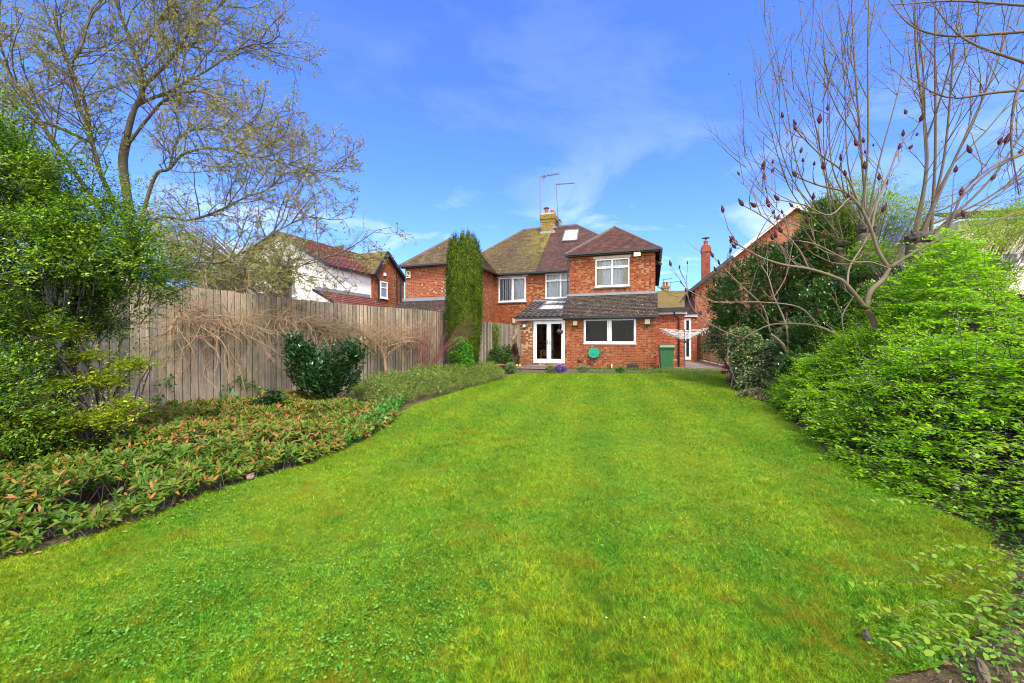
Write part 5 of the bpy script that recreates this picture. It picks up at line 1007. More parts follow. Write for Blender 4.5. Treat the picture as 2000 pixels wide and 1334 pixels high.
back_tree('garden_tree', 'olive leaved tree standing at the white gable of the neighbouring house', (-10.8, 19.6, 0), [(P(515, 500, 19), (1.0, .8, 1.0)), (P(560, 490, 19), (.7, .6, .7)), (P(500, 550, 18.6), (1.2, .8, .8))], 1100, .08, pale, 52)
# ---------------------------------------------------------------- columnar yew
def yew():
    rng = np.random.default_rng(61); base = Vector((-1.62, 13.7, 0)); root = empty('columnar_yew', base); tag(root, 'tall dark green columnar yew with golden tips standing before the house', 'tree')
    n = 17000; z = rng.random(n)**.9*4.9+.1; an = rng.random(n)*6.283; ph = an*13+1.1*np.sin(z*.9)+.7*np.sin(z*2.3+an*3); lob = .15*np.abs(np.sin(ph))-.10+.05*np.sin(an*5+z*1.7)+.05*np.sin(z*5+an*7)
    prof = np.interp(z, [0, .6, 1.5, 3, 3.9, 4.4, 4.75, 5.0], [.36, .47, .54, .59, .55, .45, .28, .15]); topn = 4.55+.3*np.sin(an*7)*np.sin(an*3+1); rad = prof*(1+lob)*(.62+.38*rng.random(n)**.45)
    k = z < topn; z, an, rad = z[k], an[k], rad[k]; n = len(z); p = np.stack([np.cos(an)*rad, np.sin(an)*rad, z], 1); out = np.stack([np.cos(an), np.sin(an), an*0], 1)
    a = nrm(out*.28+np.array([[0, 0, 1.]])+rng.normal(0, .12, p.shape)); V = [sprayV(rng, p, a, 11, rng.uniform(.14, .3, n), .046, .4, .5, out, .25, .05)]
    m_ = 90   # separate spires at the top
    for i in range(m_):
        a0 = rng.random()*6.28; r0 = rng.random()**.6*.55; L = rng.uniform(.15, .6); b = np.array([math.cos(a0)*r0, math.sin(a0)*r0, 4.5-.9*r0]); q = b+np.array([0, 0, 1.])*np.linspace(0, L, 14)[:, None]; V.append(sprayV(rng, q, np.array([[.0, 0, 1.]])+rng.normal(0, .25, (14, 3)), 7, .09, .03, .3, .7, None, .3))
    t = leafmat('yew_leaf', [(.012, .036, .004), (.022, .062, .006), (.05, .105, .008), (.13, .17, .010)], .2, .5, .2, 4.5, .85, (2.8, 2.1, .8))
    npmesh('crown', np.concatenate(V), 4, t, root); MB().tube([(0, 0, 0), (.02, 0, 2), (0, 0, 4.4)], [.14, .11, .03], 8).build('trunk', bark, root)
    m = MB()
    for i in range(60): a0 = rd.uniform(0, 6.28); r0 = rd.uniform(.1, .4); m.tube([(.5*r0*math.cos(a0), .5*r0*math.sin(a0), .1), (r0*math.cos(a0), r0*math.sin(a0), 1.5), (r0*1.1*math.cos(a0), r0*1.1*math.sin(a0), rd.uniform(2.5, 4.6))], [.03, .02, .01], 4, False)
    m.build('inner_branches', bark_dark, root)
yew()
# ---------------------------------------------------------------- shrubs at the left
def at(x, y, D): return tuple(P(x, y, D))
lau = leafmat('laurel_leaf', [(.012, .045, .012), (.02, .07, .02), (.035, .10, .028), (.06, .15, .04)], .15, .25, .8, 2, .3)
shrub('laurel', 'dark green glossy laurel with upright shoots against the tangled fence', (-3.85, 8.1), [(at(595, 705, 8.1), (.34, .3, .38)), (at(655, 730, 8.1), (.38, .32, .42)), (at(575, 680, 8.1), (.18, .18, .24)), (at(692, 692, 8.1), (.16, .18, .2)), (at(625, 745, 7.9), (.36, .3, .35))], 620, .10, lau, k=11, spray=.34, wr=.4, upb=2.2, inner=.2, seed=1, amp=.45, fr=3.5, nst=30)
shrub('laurel', 'tiny dark laurel sprig at the foot of the fence', (-4.9, 7.3), [(at(510, 800, 7.4), (.22, .15, .12)), (at(535, 775, 7.5), (.12, .1, .1))], 110, .08, lau, k=7, spray=.15, seed=2, nst=5)
shrub('choisya', 'bright green rounded bush at the foot of the columnar yew', (-1.6, 12.6), [(at(901, 690, 12.6), (.36, .3, .42)), (at(898, 672, 12.6), (.26, .24, .2)), (at(908, 715, 12.5), (.3, .24, .2))], 900, .06, leafmat('bush_leaf', [(.04, .17, .01), (.08, .28, .02), (.15, .4, .04)], .35, .4), k=8, spray=.14, wr=.45, seed=3, rosette=True)
shrub('barberry', 'dark red upright shrub at the fence end beside the brick pier', (-.02, 17.8), [(at(1000, 700, 17.8), (.3, .25, .5)), (at(993, 685, 17.8), (.12, .12, .32)), (at(1006, 683, 17.8), (.12, .12, .34)), (at(999, 688, 17.8), (.1, .1, .25))], 700, .05, leafmat('red_leaf', [(.04, .012, .012), (.08, .025, .02), (.14, .05, .03)], .2, .5), k=8, spray=.13, upb=1.5, seed=4)
ivy = leafmat('ivy_leaf', [(.02, .07, .012), (.04, .12, .02), (.08, .18, .03), (.18, .26, .08)], .2, .35, .6)
shrub('ivy', 'leafy variegated ivy hanging over the top of the pale fence', (-.85, 17.4), [(at(961, 645, 17.4), (.36, .15, .3)), (at(963, 665, 17.4), (.34, .14, .4)), (at(958, 690, 17.4), (.26, .13, .45)), (at(955, 712, 17.3), (.2, .13, .3))], 1500, .055, leafmat('ivy_pale', [(.07, .15, .03), (.18, .27, .06), (.38, .42, .17), (.1, .2, .04)], .25, .4), k=5, spray=.12, wr=.8, upb=-.6, seed=5, inner=.5, cat='climber', nst=6)
shrub('ivy', 'dark ivy bush at the base of the pale fence', (-.55, 17.0), [(at(975, 690, 17), (.5, .25, .3)), (at(985, 705, 16.8), (.4, .3, .25)), (at(965, 705, 16.9), (.35, .25, .25))], 1100, .06, ivy, k=5, spray=.12, wr=.75, seed=6, inner=.5, nst=6)
shrub('euonymus', 'small grey green variegated bush beside the daffodils', (.05, 16.0), [(at(998, 719, 16), (.22, .2, .2))], 260, .05, leafmat('euon_leaf', [(.05, .13, .04), (.15, .25, .1), (.4, .45, .25)], .25, .4), k=6, spray=.1, wr=.6, seed=7, nst=4)
shrub('sage', 'pale green rounded herb plant left of the purple flowers', (1.42, 15.9), [(at(1076, 720.5, 15.7), (.22, .18, .13))], 260, .04, leafmat('sage_leaf', [(.12, .2, .07), (.25, .33, .12)], .25, .6), k=6, spray=.09, wr=.4, seed=8, nst=4, cat='plant')
shrub('herb', 'small grey green mound plant below the hose reel', (2.8, 15.9), [(at(1138, 721, 15.9), (.3, .2, .15))], 300, .03, leafmat('herb_leaf', [(.09, .17, .09), (.2, .32, .18)], .25, .6), k=6, spray=.09, wr=.4, seed=9, nst=4, cat='plant')
shrub('herb', 'small dark green plant between the white pipe and the boot scraper', (4.2, 16.0), [(at(1211, 722, 16), (.2, .15, .1))], 120, .05, m2, k=6, spray=.1, wr=.5, seed=10, nst=4, cat='plant')
shrub('aubrieta', 'clump of purple flowers at the end of the patio', (1.85, 15.7), [(at(1092, 720, 15.6), (.17, .13, .14)), (at(1102, 721, 15.6), (.1, .1, .07))], 420, .028, leafmat('purple_petal', [(.16, .03, .5), (.25, .06, .7), (.1, .2, .06)], .3, .6, nscale=3, nmix=0), k=5, spray=.06, wr=.8, seed=11, nst=3, cat='flowers')
# daffodils
dy = plain('daffodil_yellow', (.85, .68, .02), .5, var=.05)
for i, (x, y, lb) in enumerate(((1009.5, 713, 'yellow daffodil nearer the dark red shrub'), (1016, 713, 'yellow daffodil nearer the brick pier'))):
    p = P(x, y, 16.1); rt = empty('daffodil', (p.x, p.y, 0)); tag(rt, lb, 'flower', 'daffodils beside the patio'); MB().tube([(0, 0, 0), (.01, 0, p.z*.6), (0, -.02, p.z)], .006, 5).build('stem', m2, rt)
    m = MB()
    for k in range(6): a = k*1.047; m.poly([(0, -.02, p.z), (.03*math.cos(a-.4), -.03, p.z+.03*math.sin(a-.4)), (.07*math.cos(a), -.025, p.z+.07*math.sin(a)), (.03*math.cos(a+.4), -.03, p.z+.03*math.sin(a+.4))])
    m.build('petals', dy, rt); m = MB().lathe((0, 0, 0), [(.015, 0), (.02, .03), (.03, .04)], 10); c = m.build('trumpet', dy, rt, True); c.location = (0, -.03, p.z); c.rotation_euler = (math.radians(90), 0, 0)
    V = leafV(np.zeros((7, 3)), R.normal(0, .35, (7, 3))+np.array([[0, 0, 1.]]), R.normal(0, 1, (7, 3)), np.full(7, .22), .08, .02); npmesh('leaves', V, 4, m2, rt)
# red stemmed shrub
def stemshrub(name, label, base, targets, mat, n, seed, r0=.012, spread=.12, nsub=5, sublen=.45, cat='shrub', leaf=None, wob=.06):
    r = random.Random(seed); root = empty(name, base); tag(root, label, cat); B = Vector(base); m = MB(); T = Tree(r, B)
    for i in range(n):
        t = Vector(r.choice(targets))-B+Vector((r.gauss(0, spread), r.gauss(0, spread), r.gauss(0, spread))); b = Vector((r.gauss(0, .05), r.gauss(0, .05), 0)); mid = b.lerp(t, .45)+Vector((r.gauss(0, wob), r.gauss(0, wob), .1*t.z)); c = catmull([b, mid, t], 6); k = len(c); m.tube(c, [r0*(1-.75*j/k) for j in range(k)], 5, False)
        for j in range(nsub):
            f = r.uniform(.3, .98)*(k-1); q = c[int(f)]; dd = (c[min(int(f)+1, k-1)]-c[int(f)-1]).normalized(); pr = Matrix.Rotation(r.uniform(0, 6.28), 3, dd) @ dd.orthogonal().normalized(); T.grow(q, (dd+pr*.45).normalized(), sublen*r.uniform(.5, 1.2), r0*.3, 1, 2, .08, .04, 3, .5, .5, 3, 4)
    m.build('stems', mat, root, True); T.m.build('branches', mat, root); T.finetwigs('twigs', mat, root)
    return root, T
bx = P(822, 748, 12.2); bx.z = 0
stemshrub('dogwood', 'bare red stemmed shrub fanning out beside the columnar yew', bx, [P(845, 640, 12.4), P(870, 600, 12.6), P(900, 640, 12.2), P(925, 645, 12), P(830, 620, 12.6), P(800, 600, 12.7), P(880, 660, 12), P(915, 625, 12.2), P(820, 650, 12.4)], twig_crim, 30, 71, .009, .22, 6, .6)
# tangled climber on the fence
def climber():
    r = random.Random(81); o = FP(757, 745, .25); o.z = 0; root = empty('climber', o); tag(root, 'tangle of bare tan climber stems sprawling across the left fence', 'climber'); m = MB(); T = Tree(r, o)
    band = [FP(x, y, .12)-o for x, y in ((330, 645), (350, 618), (400, 622), (450, 628), (520, 622), (570, 618), (620, 625), (660, 640), (700, 655), (740, 660), (790, 665), (830, 660))]
    tr = catmull([Vector((0, 0, 0)), FP(752, 712, .2)-o, FP(748, 690, .22)-o, FP(735, 665, .2)-o], 5); m.tube(tr, [.055, .05, .05, .045, .045, .04, .04, .04, .035, .035, .03, .03, .03, .025, .025, .02], 8)
    def curly(p, d, L, rad, up, sag, wander=.25, n=11):
        pts = [p]; w = Vector((0, 0, 0))
        for i in range(n):
            w = w*.7+Vector((r.gauss(0, wander), r.gauss(0, wander*.4), r.gauss(0, wander))); d = (d+w*.5+Vector((0, 0, up-sag*i/n))).normalized(); q = pts[-1]+d*L/n; off = (q+o-FO).dot(FN)
            if off < .045: q = q+FN*(.05-off); d = (d+FN*.2).normalized()
            if off > .55: d = (d-FN*.4).normalized()
            if q.z < .05: break
            pts.append(q)
        if len(pts) > 2: c = catmull(pts, 2); m.tube(c, [rad*(1-.6*j/len(c)) for j in range(len(c))], 4, False)
    for k in range(5):                                   # main horizontal stems
        pts = [b+Vector((r.gauss(0, .03), r.gauss(0, .03), r.gauss(0, .06)))+FN*r.uniform(0, .1) for b in band]; c = catmull(pts, 3); m.tube(c, [.009]*len(c), 5)
    for k in range(16):                                  # main risers from the trunk
        e = band[r.randrange(5, len(band))]+Vector((r.gauss(0, .2), r.gauss(0, .1), r.gauss(0, .12))); b = tr[r.randrange(6, 16)]; c = catmull([b, b.lerp(e, .5)+FN*r.uniform(.05, .25)+Vector((0, 0, .12)), e], 5); m.tube(c, [.015*(1-.5*j/len(c)) for j in range(len(c))], 5)
    for k in range(450):
        f = (1-(r.random()*.97)**1.15)*(len(band)-1.01); i = int(f); b = band[i].lerp(band[i+1], f-i)+Vector((0, 0, r.gauss(0, .10))); s = r.choice((-1, 1)); curly(b+FN*r.uniform(0, .2), (FD*s*r.uniform(.2, 1)+FN*r.uniform(0, .7)+Vector((0, 0, r.gauss(.0, .5)))).normalized(), r.uniform(.4, 1.2), r.choice((.003, .004, .005, .007)), .05, .3 if r.random() < .5 else .0, .42)
    for k in range(110):                                  # long hanging loops on the near part
        f = r.random()*7.5; i = int(f); b = band[i].lerp(band[i+1], f-i); curly(b+FN*.08, (FD*r.gauss(0, .5)+FN*.2+Vector((0, 0, -.8))).normalized(), r.uniform(1.0, 1.9), r.choice((.0035, .005, .007, .009)), -.14, .0, .3, 15)
    for k in range(520):                                 # dense mop over the trunk
        b = FP(r.uniform(640, 830), r.uniform(632, 672), r.uniform(.1, .5))-o; curly(b, Vector((r.gauss(0, 1), r.gauss(0, 1), r.gauss(.1, .5))).normalized(), r.uniform(.3, .8), r.uniform(.003, .006), .02, .25, .45)
    m.build('stems', twig_tan, root)
    # papery russet remains of leaves along the fence top
    rng = np.random.default_rng(82); n = 1500; xs = rng.uniform(340, 870, n); ys = np.interp(xs, [340, 600, 870], [600, 600, 640])+rng.normal(0, 20, n); Pn = np.array([FP(x, y, abs(rng.normal(0, .1))+.04)-o for x, y in zip(xs, ys)]); k = (vnoise(Pn, 3, 1)+.4*vnoise(Pn, 7, 2)) > .25; Pn = Pn[k]
    V = sprayV(rng, Pn, rng.normal(0, 1, Pn.shape), 4, .08, .026, .5, .9, None, .5); npmesh('dead_leaves', V, 4, leafmat('russet_leaf', [(.16, .07, .05), (.28, .14, .08), (.35, .22, .12)], .2, .7), root)
climber()
def ivy_on_fence(label, pts, n, seed):
    rng = np.random.default_rng(seed); o = FP(*pts[0], .05); root = empty('ivy', o); tag(root, label, 'climber'); B = []
    m = MB(); c = catmull([FP(x, y, .05)-o for x, y in pts], 6); m.tube(c, .005, 4)
    for i in range(n): q = c[rd.randrange(len(c))]; B.append(np.array(q)+rng.normal(0, .09, 3)*np.array([1, .3, 1])+np.array(FN)*.05)
    B = np.array(B); npmesh('foliage', sprayV(rng, B, rng.normal(0, 1, B.shape)+np.array(FN)*.6, 4, .1, .055, .8, .9, np.array(FN)[None], .4), 4, ivy, root); m.build('stem', bark, root)
ivy_on_fence('thin dark ivy trail low on the fence left of the laurel', [(440, 815), (432, 780), (438, 755), (470, 745), (500, 755)], 40, 1)
ivy_on_fence('ivy sprig near the foot of the fence under the arching shrub', [(300, 790), (318, 760), (330, 745)], 16, 2)
# tan climber on the low fence
def curl2():
    r = random.Random(83); o = P(946, 712, 17.6); o.z = 0; root = empty('climber', o); tag(root, 'dry tan climber stem twisting up the pale fence near the ivy', 'climber'); m = MB()
    for k in range(26): pts = [Vector((r.gauss(0, .08), r.gauss(0, .03), 0))]; e = [P(r.uniform(935, 960), 700, 17.6)-o, P(r.uniform(935, 965), 675, 17.6)-o, P(r.uniform(938, 970), 655, 17.6)-o]; m.tube(catmull(pts+e[:r.choice((2, 3))], 5), .009, 4)
    for k in range(7): a = [P(970+k, 668, 18.2)-o, P(985, 650+k, 18.4)-o, P(992, 648+k, 18.6)-o, P(1000, 662, 18.8)-o, P(1006, 650, 18.9)-o, P(1008, 640, 19)-o]; m.tube(catmull([q+Vector((r.gauss(0, .05), 0, r.gauss(0, .05))) for q in a], 4), .007, 4)
    m.build('stems', twig_tan, root)
curl2()
# ---------------------------------------------------------------- right hand trees
def sumac(label, o, limbs, cones, seed, extra=3.0):
    r = random.Random(seed); root = empty('sumac_tree', o); tag(root, label, 'tree'); T = Tree(r, o); ends = []
    for pts, r0, r1, nb in limbs:
        c = T.limb([P(*q) if not isinstance(q, Vector) else q for q in pts], r0, r1, 8); k = len(c)
        if nb: ends.append((c[-1], (c[-1]-c[-3]).normalized()))
        for j in range(nb):
            f = (.3+.7*(j+r.random())/nb)*(k-1)*.999; i = int(f); p = c[i].lerp(c[i+1], f-i); dd = (c[i+1]-c[i]).normalized(); pr = Matrix.Rotation(r.uniform(0, 6.28), 3, dd) @ dd.orthogonal().normalized()
            L = r.uniform(.35, .8); d = (dd*.7+pr*.6+Vector((0, 0, .25))).normalized(); pts2 = [p]; 
            for s in range(6): d = (d+Vector((r.gauss(0, .16), r.gauss(0, .16), r.gauss(.09, .14)))).normalized(); pts2.append(pts2[-1]+d*L/6)
            rr = max(r1*.8, .007); T.m.tube(pts2, [rr*(1-.07*s) for s in range(7)], 6, False); ends.append((pts2[-1], d))
            if r.random() < .6:
                q = pts2[3]; d2 = (d+Vector((r.gauss(0, .5), r.gauss(0, .5), .2))).normalized(); pts3 = [q]
                for s in range(4): d2 = (d2+Vector((r.gauss(0, .14), r.gauss(0, .14), .1))).normalized(); pts3.append(pts3[-1]+d2*L*.13)
                T.m.tube(pts3, [rr*.75]*5, 5, False); ends.append((pts3[-1], d2))
    T.m.build('trunk', bark_sumac, root, True)
    proto = None; mc = plain('seed_head_red', (.06, .011, .012), .9, var=.5)
    import bmesh
    for (p, d) in ends:
        if r.random() > cones: continue
        if proto is None:
            bm = bmesh.new(); bmesh.ops.create_icosphere(bm, subdivisions=3, radius=1)
            for v in bm.verts:
                z = v.co.z; w = (.9-.55*z) if z > -.3 else 1.05; kk = 1+.28*mnoise.noise(v.co*5); v.co = Vector((v.co.x*.028*w*kk, v.co.y*.028*w*kk, z*.062*(1+.1*mnoise.noise(v.co*3))))
            me = bpy.data.meshes.new('seed_head'); bm.to_mesh(me); bm.free(); me.materials.append(mc); proto = me
        o_ = bpy.data.objects.new('seed_head', proto); link(o_, root); dq = (d+Vector((0, 0, .8))).normalized(); o_.location = p+dq*.045; o_.rotation_euler = dq.to_track_quat('Z', 'Y').to_euler(); s = r.uniform(.5, 1.1); o_.scale = (s, s, s*r.uniform(.9, 1.3))
    return root
b1 = P(1737, 720, 6.3); b1.z = 0
sumac('knotted sumac tree with dark red seed heads rising through the bright shrub', b1, [
    ([b1, (1737, 697, 6.3), (1722, 665, 6.25), (1705, 625, 6.2), (1692, 603, 6.15)], .05, .04, 0),
    ([(1692, 603, 6.15), (1700, 570, 6.15), (1725, 545, 6.2), (1736, 524, 6.2)], .04, .032, 0),
    ([(1736, 524, 6.2), (1715, 490, 6.2), (1700, 445, 6.15), (1680, 405, 6.1), (1650, 375, 6.0), (1600, 362, 5.9), (1555, 345, 5.8)], .028, .010, 7),
    ([(1702, 450, 6.15), (1712, 400, 6.2), (1740, 330, 6.3), (1760, 280, 6.3), (1800, 240, 6.4)], .016, .008, 5),
    ([(1683, 410, 6.1), (1650, 340, 6.0), (1600, 300, 5.9), (1555, 255, 5.8)], .016, .008, 5),
    ([(1736, 524, 6.2), (1790, 490, 6.1), (1840, 462, 6.0), (1862, 420, 5.9), (1885, 370, 5.9), (1930, 330, 5.8), (1990, 300, 5.8)], .026, .010, 6),
    ([(1840, 462, 6.0), (1900, 445, 5.9), (1960, 425, 5.8), (2030, 400, 5.7)], .014, .008, 3),
    ([(1692, 603, 6.15), (1655, 557, 6.1), (1635, 543, 6.1), (1580, 525, 6.0), (1530, 517, 5.9), (1480, 500, 5.8), (1430, 470, 5.7)], .03, .009, 7),
    ([(1655, 557, 6.1), (1660, 520, 6.2), (1690, 470, 6.3), (1700, 420, 6.4), (1730, 360, 6.5)], .016, .008, 4),
    ([(1580, 525, 6.0), (1555, 480, 6.0), (1500, 430, 5.9), (1450, 400, 5.8)], .013, .007, 5),
    ([(1660, 385, 6.05), (1620, 420, 5.9), (1570, 400, 5.8), (1520, 390, 5.7)], .012, .007, 4),
    ([(1736, 524, 6.2), (1700, 512, 6.0), (1660, 510, 5.8), (1600, 480, 5.6), (1560, 470, 5.5)], .014, .007, 4)], .8, 91)
b2 = P(1700, 705, 7.6); b2.z = 0
sumac('low sumac tree leaning left over the dark laurel with scattered seed heads', b2, [
    ([b2, (1694, 694, 7.6), (1650, 665, 7.7), (1600, 638, 7.8), (1545, 632, 8.0), (1500, 636, 8.2), (1450, 661, 8.3)], .034, .012, 4),
    ([(1450, 661, 8.3), (1400, 640, 8.4), (1355, 605, 8.6), (1340, 570, 8.7)], .011, .007, 3),
    ([(1600, 638, 7.8), (1560, 600, 7.8), (1480, 590, 7.9), (1400, 590, 8.0), (1350, 570, 8.1), (1332, 555, 8.2)], .016, .007, 5),
    ([(1650, 665, 7.7), (1645, 620, 7.7), (1660, 590, 7.8), (1680, 560, 7.9)], .015, .008, 2)], .75, 92)
b3 = P(1552, 745, 9.0); b3.z = 0
sumac('slender sumac tree at the lawn edge in front of the variegated shrub', b3, [
    ([b3, (1552, 738, 9.0), (1540, 695, 9.0), (1528, 672, 9.0), (1505, 652, 9.0)], .05, .03, 0),
    ([(1540, 695, 9.0), (1538, 650, 9.1), (1530, 620, 9.2), (1512, 580, 9.3), (1500, 540, 9.4), (1480, 510, 9.5)], .026, .010, 5),
    ([(1505, 652, 9.0), (1490, 600, 8.9), (1450, 560, 8.8), (1420, 530, 8.8), (1392, 500, 8.8)], .02, .008, 6),
    ([(1512, 580, 9.3), (1535, 540, 9.3), (1545, 490, 9.3), (1550, 470, 9.3)], .012, .007, 4)], .75, 93)
def lime(label, base, head, rad, shoots, seed, twigf=6, lean=0):
    r = random.Random(seed); rng = np.random.default_rng(seed); o = Vector((base[0], base[1], 0)); root = empty('pollarded_tree', o); tag(root, label, 'tree', 'pollarded trees behind the bright shrub'); T = Tree(r, o); hd = Vector(head)
    T.limb([o, o.lerp(hd, .5)+Vector((.05, 0, 0)), hd-Vector((0, 0, .45)), hd-Vector((0, 0, .22))], rad*1.15, rad*.95, 12)
    tr = T.m.build('trunk', bark_lime, root, True); T.m = MB()
    import bmesh
    bm = bmesh.new(); bmesh.ops.create_icosphere(bm, subdivisions=4, radius=1)
    for v in bm.verts: kk = 1+.3*mnoise.noise(v.co*2.2+Vector((seed, 0, 0)))+.22*mnoise.noise(v.co*4.5)+.12*mnoise.noise(v.co*10); v.co = Vector((v.co.x*rad*1.08, v.co.y*rad*1.05, v.co.z*rad*.8))*kk
    me = bpy.data.meshes.new('knuckle'); bm.to_mesh(me); bm.free(); me.materials.append(plain('bark_knuckle', (.06, .05, .035), .95, var=.7)); me.polygons.foreach_set('use_smooth', [True]*len(me.polygons)); ko = link(bpy.data.objects.new('knuckle', me), root); ko.location = hd-o-Vector((0, 0, rad*.5))
    for (x, y, D, r0) in shoots:
        e = P(x, y, D)-o; b = hd-o+Vector((r.gauss(0, rad*.75), r.gauss(0, rad*.5), rad*.2)); h = e-b; mid1 = b+Vector((h.x*.5+r.gauss(0, .12), h.y*.4, h.z*.28)); mid2 = b+Vector((h.x*.78, h.y*.75, h.z*.66)); c = catmull([b, mid1, mid2, e], 6); k = len(c); T.m.tube(c, [r0*.56*(1-.8*j/k) for j in range(k)], 7, False); T.fine.append((c[-5:], r0*.2))
        for _ in range(3):
            i = r.randrange(int(k*.35), int(k*.75)); dd = (c[i+1]-c[i]).normalized(); pr = Matrix.Rotation(r.uniform(0, 6.28), 3, dd) @ dd.orthogonal().normalized(); d2 = (dd+pr*.42).normalized(); L = h.length*r.uniform(.3, .5); q = [c[i]]
            for s_ in range(6): d2 = (d2+Vector((r.gauss(0, .07), r.gauss(0, .07), .06))).normalized(); q.append(q[-1]+d2*L/6)
            rr = r0*.68*(1-.82*i/k)*.6; T.m.tube(q, [rr*(1-.13*s_) for s_ in range(7)], 5, False); T.fine.append((q[-3:], rr*.3))
            for s_ in range(2): T.grow(q[2+s_], (d2+Vector((r.gauss(0, .5), r.gauss(0, .5), .1))).normalized(), r.uniform(.6, 1.3), .010, 1, 2, .08, .04, 3, .5, .5, 4, 5)
        nb = int(twigf*h.length/9)
        for j in range(nb):
            f = r.uniform(.2, .97)*(k-1); i = int(f); dd = (c[i+1]-c[i]).normalized(); pr = Matrix.Rotation(r.uniform(0, 6.28), 3, dd) @ dd.orthogonal().normalized(); L = r.uniform(.8, 2.0)
            T.grow(c[i], (dd+pr*.55).normalized(), L, .009, 1, 2, .07, .04, 3, .5, .5, 4, 6)
    T.m.build('shoots', bark_lime, root, True); T.finetwigs('twigs', twig_red, root, .35)
    Pn, Dn = T.leafpts(3, .1); npmesh('leaves', leafV(Pn, nrm(Dn+rng.normal(0, .6, Dn.shape)), rng.normal(0, 1, Pn.shape), np.where(rng.random(len(Pn)) < .3, rng.uniform(.03, .055, len(Pn)), .018), .6, .1), 4, leafmat('bud_leaf', [(.3, .3, .04), (.42, .42, .06), (.16, .07, .04), (.2, .09, .05)], .4, .6, nmix=0), root)  # one mesh of small buds with some opening leaves among them
hA = P(1795, 458, 9.0); hB = P(1692, 440, 9.8); hC = P(1640, 470, 10.6)
lime('thick pollarded tree with swollen knuckle and a fan of shoots at far right', (hA.x+.05, hA.y), hA, .22, [(1790, -90, 8.6, .075), (1830, -120, 8.6, .06), (1880, -60, 8.5, .055), (1990, -40, 8.5, .06), (2100, 60, 8.4, .05), (2120, 220, 8.4, .05), (1810, 60, 8, .03), (1940, 120, 8.0, .035), (2040, 300, 8.2, .035)], 101, 7)
lime('pollarded tree with pale shoots in the middle of the three', (hB.x+.1, hB.y), hB, .17, [(1660, -100, 9.5, .055), (1700, -90, 9.5, .05), (1600, 40, 9.4, .035), (1640, 20, 9.4, .035), (1775, 20, 10, .04), (1560, 120, 9.6, .025)], 102, 6)
lime('pollarded tree whose shoots reach furthest left over the brick gable', (hC.x+.5, hC.y), hC, .14, [(1458, 60, 10.2, .035), (1500, 20, 10.2, .035), (1470, 150, 10, .03), (1560, -20, 10.2, .035), (1600, -80, 10.4, .03), (1415, 240, 10.2, .022), (1420, 330, 10.2, .018)], 103, 6)
def overhang():
    r = random.Random(111); rng = np.random.default_rng(111); o = Vector((9.5, 5.2, 0)); root = empty('overhanging_tree', o); tag(root, 'bare red twigged tree reaching in from the upper right corner', 'tree'); T = Tree(r, o)
    top = Vector((9.2, 5.3, 5.0)); T.limb([o, o+Vector((.1, 0, 2)), o+Vector((-.1, 0, 4)), top], .14, .08, 8)
    for pts in ([(2100, 150, 5.4), (1990, 118, 5.5), (1900, 85, 5.6), (1850, 45, 5.7), (1800, -30, 5.8)], [(2100, 20, 5.4), (1990, 10, 5.5), (1860, 2, 5.6), (1740, 10, 5.7)], [(2100, 60, 5.5), (1960, 65, 5.6), (1850, 70, 5.8), (1780, 50, 5.9), (1735, 0, 6)], [(2100, 165, 5.6), (1950, 180, 5.8), (1850, 190, 6), (1770, 150, 6.2)], [(2100, 40, 5.2), (2000, 150, 5.2), (1975, 260, 5.2), (1990, 380, 5.2)], [(2150, 300, 5.4), (2040, 290, 5.5), (1940, 330, 5.6), (1860, 400, 5.7), (1800, 420, 5.8)]):
        c = T.limb([top]+[P(*q) for q in pts], .03, .006, 6)
        for j in range(16): i = r.randrange(8, len(c)-1); dd = (c[i+1]-c[i]).normalized(); pr = Matrix.Rotation(r.uniform(0, 6.28), 3, dd) @ dd.orthogonal().normalized(); T.grow(c[i], (dd+pr*.7).normalized(), r.uniform(.3, .8), .005, 1, 2, .08, .0, 3, .5, .6, 3, 5)
    T.m.build('trunk', bark, root, True); T.finetwigs('twigs', twig_red, root); Pn, Dn = T.leafpts(2); npmesh('leaves', leafV(Pn, Dn+rng.normal(0, .5, Dn.shape), rng.normal(0, 1, Pn.shape), np.full(len(Pn), .014), .6, .1), 4, twig_red, root)  # the last mesh holds tiny closed buds in the twig colour
overhang()
# shrubs at the right
lau2 = leafmat('laurel_right', [(.015, .055, .012), (.03, .09, .02), (.05, .13, .03), (.12, .22, .04)], .2, .3, .7, 1.5, .5)
shrub('laurel', 'large dark green laurel bush in front of the brick gable', (6.6, 12.0), [(at(1470, 585, 12), (1.1, .9, 1.15)), (at(1450, 650, 12), (1.0, .8, .8)), (at(1540, 540, 12), (1.0, .9, 1.0)), (at(1530, 640, 11.6), (1.0, .8, 1.0)), (at(1420, 590, 12.3), (.55, .6, .7)), (at(1500, 505, 12.4), (.5, .5, .45)), (at(1600, 600, 11), (1.0, .8, 1.0)), (at(1620, 530, 11), (.9, .8, .7)), (at(1580, 480, 11.6), (.6, .6, .6)), (at(1640, 470, 11.2), (.8, .6, .6)), (at(1610, 420, 11.6), (.5, .5, .45))], 7600, .10, lau2, k=7, spray=.3, wr=.45, seed=20, inner=.65, nst=24, sr=.035, jit=.4)
